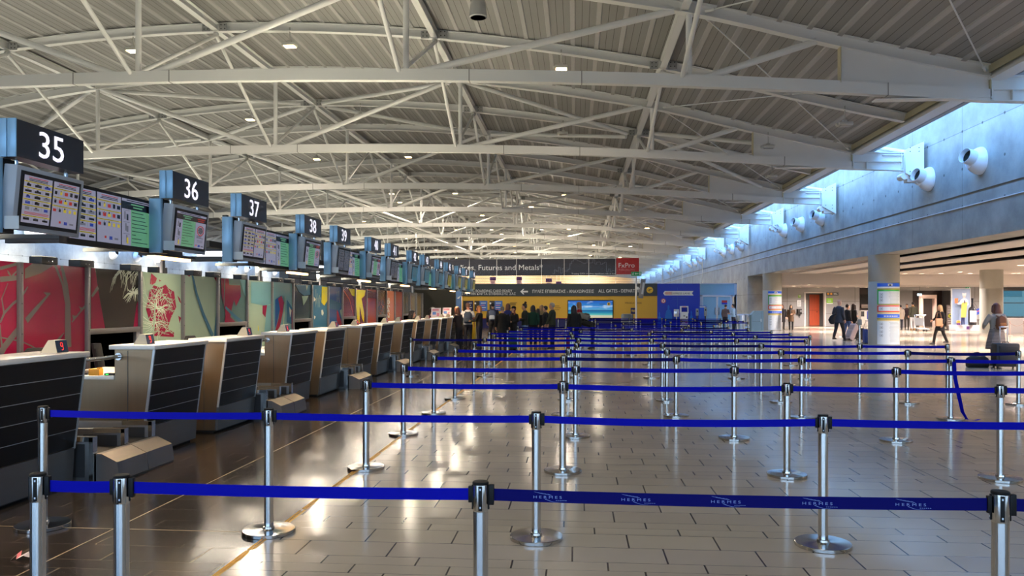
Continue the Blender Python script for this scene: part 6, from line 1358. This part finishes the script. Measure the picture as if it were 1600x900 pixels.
P('person in cream coat seen from behind beside the thick column', 1407, 53, 0, H=1.68, top=(176,164,150), legs=(40,42,56), hair=(36,28,26), style='short', coat=.18)
P('dark haired person in plum top between cream coat and olive jacket', 1417, 54.5, 150, H=1.74, top=(52,36,42), legs=(60,56,50), hair=(26,22,22), style='short')
P('person in olive jacket and white trousers with a luggage trolley', 1426.5, 52.3, 0, H=1.86, top=(48,48,36), legs=(196,196,200), hair=(22,18,18), style='short', coat=.1, collar=(120,95,50), shoes=(150,110,60))
w2 = P('long haired blonde person in black coat hurrying left', 1469, 33, 100, H=1.66, top=(24,20,24), legs=(22,18,20), hair=(196,160,115), style='long', coat=.3, stride=.75, armR=((.08,.04,-.26),(.05,.22,-.36)))
x, y = pp(1467, 32.6); t = thing('shoulder_bag', 'tan shoulder bag carried by the hurrying blonde person', 'bag', (x, y, .78)); B().bbox(-.14,.14,-.06,.06,0,.32,.03).obj('pouch', cloth((190,140,105), .6), t); B().tube([(-.1,0,.3),(-.06,0,.55),(.06,0,.55),(.1,0,.3)],.012,8).obj('strap', cloth((120,85,60), .6), t)
# striped skirt material
sm = bpy.data.materials.new('striped_wool'); sm.use_nodes = True; nt = sm.node_tree; bs = nt.nodes['Principled BSDF']; tcn = nt.nodes.new('ShaderNodeTexCoord'); wv = nt.nodes.new('ShaderNodeTexWave'); wv.bands_direction = 'Z'; wv.inputs['Scale'].default_value = 8; wv.inputs['Distortion'].default_value = .6; rpn = nt.nodes.new('ShaderNodeValToRGB')
nt.links.new(tcn.outputs['Object'], wv.inputs['Vector']); nt.links.new(wv.outputs['Fac'], rpn.inputs[0]); nt.links.new(rpn.outputs[0], bs.inputs['Base Color']); bs.inputs['Roughness'].default_value = .9
rpn.color_ramp.elements[0].position = .35; rpn.color_ramp.elements[0].color = (*rgb(80,74,72),1); rpn.color_ramp.elements[1].position = .75; rpn.color_ramp.elements[1].color = (*rgb(160,145,138),1)
m28 = P('person in beige jumper and striped skirt with a brown backpack', 1557, 21.3, 5, H=1.7, top=(150,138,126), legs=(40,36,36), hair=(92,48,36), style='bob', skirt=sm, coat=.0, armL=((.12,.06,-.26),(.04,.24,-.34)), armR=((.12,.06,-.26),(.04,.24,-.34)))
backpack('small tan leather backpack worn over a beige jumper', m28, 1.0, (104,62,40), flap=(150,92,48), sc=.8)
x, y = pp(1571, 20.4); suitcase('big black suitcase with raised white handle at the striped skirt', x, y, -4, .58, .66, .34, (30,28,32), handle=.42, hc=(230,225,225))
x, y = pp(1527, 20.8); t = thing('duffel_bag', 'black duffel bag lying on the floor left of the suitcase', 'bag', (x, y, 0), .05); b = B(); n = 20
b.loft([[Vector((q, .15*sc*math.copysign(abs(math.cos(a))**.8, math.cos(a)), .155+.155*sc*math.copysign(abs(math.sin(a))**.7, math.sin(a))-.155*(1-sc))) for a in [2*math.pi*i/n for i in range(n)]] for q, sc in ((-.27,.5),(-.25,.8),(-.15,.98),(.15,1),(.24,.85),(.27,.5))]); b.obj('body', cloth((24,23,26), .7), t)
for g in (-1, 1): B().tube([(-.1,g*.06,.3),(-.05,g*.03,.39),(.03,g*.02,.4),(.08,g*.06,.3)], .012, 8).obj('handle', black, t)
B().box(-.22,.22,-.006,.006,.3,.312).obj('zip', dark_grey, t)
x, y = pp(803, 29.1); suitcase('green suitcase standing beside the person in the black cap', x, y, 10, .38, .62, .25, (22,74,46), handle=0)
x, y = pp(888, 28.3); suitcase('red suitcase at the feet of the leather jacket', x, y, 80, .36, .55, .22, (120,20,34), handle=0)
for i, (px, d, lb, hr) in enumerate(((638.5, 27.2, 'seated desk agent with dark hair, nearer of the two', (34,24,24)), (671, 28.6, 'seated desk agent with dark hair, farther of the two', (26,20,22)))):
    x, y = pp(px, d)
    P_ag = person(lb, x, y, -90, H=1.86 if i == 0 else 1.98, top=(30,32,48), legs=(24,24,34), hair=hr, style='long' if i == 0 else 'pony', sit=True, armL=A_FWD, armR=A_FWD, lean=8, skin=(205,155,130))
# ================================================================== LIGHTS OF THE PLACE
WARM = (1.0, .85, .66); NEUT = (1.0, .93, .84)
housing = mat('floodlight_housing', rgb(205,205,200), .4); lens_on = mat('floodlight_lens_lit', rgb(255,225,170), .4, emit=14, ecol=rgb(255,214,150)); lens_off = mat('floodlight_lens_dark', rgb(150,150,148), .3)
fl = {}
def flood(x, y, z, on, lb, arch):
    key = on
    if key not in fl:
        t = thing('floodlight', lb, 'ceiling light', (x, y, z), 0, 'roof floodlights')
        hb = B().bbox(-.2,.2,-.16,.16,.02,.12,.015).obj('housing', housing, t); B().box(-.16,.16,-.125,.125,.0,.021).obj('lens', lens_on if on else lens_off, hb)
        b = B(); b.cyl((0,0,.1),(0,0,arch-z),.02,n=8); b.box(-.06,.06,-.06,.06,.1,.2); b.box(-.26,-.2,-.05,.05,.03,.11); b.obj('stem', housing, t); fl[key] = t
    else: t = dup(fl[key], (x, y, z), None, lb)
    return t
rafters = [T0+TS*k+TS/2 for k in range(NT)]
ON = [(453,63),(208,70),(877,95),(391,180),(495,241),(638,237),(563,282),(612,310),(681,280),(735,331),(711,308),(882,298),(768,362),(683,389),(889,360),(713,362),(730,375),(805,395)]
OFF = [(1320,178),(1206,262),(563,172),(880,205),(1200,232)]
spots = []
for on, L in ((1, ON), (0, OFF)):
    for px, py in L:
        best = None
        for Y in rafters+[T0+TS*k for k in range(NT)]:
            X = x_at(px, Y); u = X-XC
            if abs(u) > 21: continue
            z = z_at(py, X, Y); e = abs(topz(u)-.62-z)
            if best is None or e < best[0]: best = (e, X, Y, topz(u)-.62, topz(u))
        spots.append((on, px, py, best))
spots.sort(key=lambda s: (s[0], s[3][2], s[1])); cnt = [0, 0]
for on, px, py, (e, X, Y, z, a) in spots:
    lb = ('lit warm floodlight hanging from the roof steel, %s counting from the camera' if on else 'unlit floodlight hanging from the roof steel, %s counting from the camera') % ORD[cnt[on]]; cnt[on] += 1
    flood(X, Y, z, on, lb, a)
    if on: lamp('AREA', (X, Y, z-.03), LAMP*(.6 if Y < 28 else 2.4), WARM, .35, (0,0,-1), math.radians(170))
far = [(x, T0+TS*k+TS/2) for k in range(4, 13) for x in ((-19.5, -8.5, 2.0) if k % 2 else (-14, -3.5, 5.5))]
for i, (x, y) in enumerate(far):
    u = x-XC; flood(x, y, topz(u)-.62, 1, 'tiny lit floodlight far down the hall, %s in %s far row' % (ORD[i % 3], ORD[i//3]), topz(u)); lamp('AREA', (x, y, topz(u)-.65), LAMP*2.2, WARM, .35, (0,0,-1), math.radians(170))
# unseen extra lamps added overhead and behind the camera, without fixtures
for x in (-24, -11.5, 1):
    for y in (-6, 4): lamp('AREA', (x, y, 9.0), LAMP*1.0, NEUT, .5, (0,0,-1), math.radians(170))
# uplighters on the partition, then unseen uplights added to brighten roof and walls
for j in range(12):
    lamp('AREA', (XM-.06, (8.15+2.02*j)/.9967, MT+.14), UPL, (1.0, .90, .66), .25, (.0,0,1), math.radians(165))
for y in range(-8, 100, 9):
    lamp('AREA', (-20, y, 3.2), UPL*3.0, (1.0,.92,.72), .8, (.2,0,1), math.radians(170))  # unseen uplights added over the back island to brighten the deck
for y in (40, 52, 66, 80, 95, 110, 125): lamp('AREA', (-4, y, 3.6), UPL*5 if y > 57 else 0, (1,.9,.72), .8, (0,0,1), math.radians(170))  # unseen uplights added to lift the dark far roof
for y in range(22, 118, 8): lamp('AREA', (WL+2.2, y, 3.2), 150, (1,.97,.9), .8, (-.75,0,1), math.radians(150))  # unseen wall washers added to brighten the left concrete wall
for x in (-25, -12, 2): lamp('AREA', (x, 146, 2.6), 1500, (1,.88,.7), 1.0, (0,.8,.6), math.radians(160))  # unseen lamps added to light up the far slatted wall
# glazed entrance front behind the camera
for x in (-12, 2): pass
# gantry strips
for k in range(-1, 7):
    Y = YO+DP*k; lamp('AREA', (-4.58, Y+2.8, 2.15), 42, (1,.68,.38), .7, (-.15,0,-1), math.radians(150), 'RECTANGLE', .1); lamp('AREA', (-5.7, Y+2.8, 2.40), 26, (1,.85,.65), 1.6, (0,0,-1), None, 'RECTANGLE', .06)
# right hall downlights
dl = None; downl = mat('downlight_lens', rgb(255,240,220), .4, emit=9, ecol=rgb(255,232,205))
pts = [(1413.6,431),(1440,432),(1470,429.6),(1516,435.5),(1584,434),(1591,428),(1595,414.6),(1500,425),(1550,424),(1240,447.3),(1264,445),(1249,451),(1278,450.7),(1308,450.4),(1337,450),(1353,454),(1450,450),(1480,447.5),(1568,449)]
for i, (px, py) in enumerate(sorted(pts)):
    z = 3.72 if py < 440 else 3.02; d = (z-EYE)*F/(477-py); x, y = at(px, d)
    if py >= 440 and y > YB-.3: y = YB-.8-(i % 3)*.5; x = x_at(px, y)
    if py < 440 and y > 54: y = 53.2; x = x_at(px, y)
    lb = 'round recessed downlight in the low hall ceiling, %s from the glass doors' % ORD[i]
    if dl is None:
        dl = thing('downlight', lb, 'ceiling light', (x, y, z), 0, 'recessed downlights'); B().lathe([(.15,0),(.2,-.005),(.2,.02)],24).obj('rim', soff, dl); B().lathe([(.15,.0),(.0,.0005)],24).obj('lens', downl, dl)
    else: dup(dl, (x, y, z), None, lb)
for x in (16, 22, 28, 35, 42):
    for y in (8, 20, 30, 40, 50): lamp('AREA', (x, y, 3.6 if x > 20 else 3.55), RHALL, (1,.84,.76), .5, (0,0,-1), math.radians(160))
for x in (18, 24, 30, 37, 44): lamp('AREA', (x, 59, 2.95), RHALL*.8, (1,.84,.76), .4, (0,0,-1), math.radians(160))
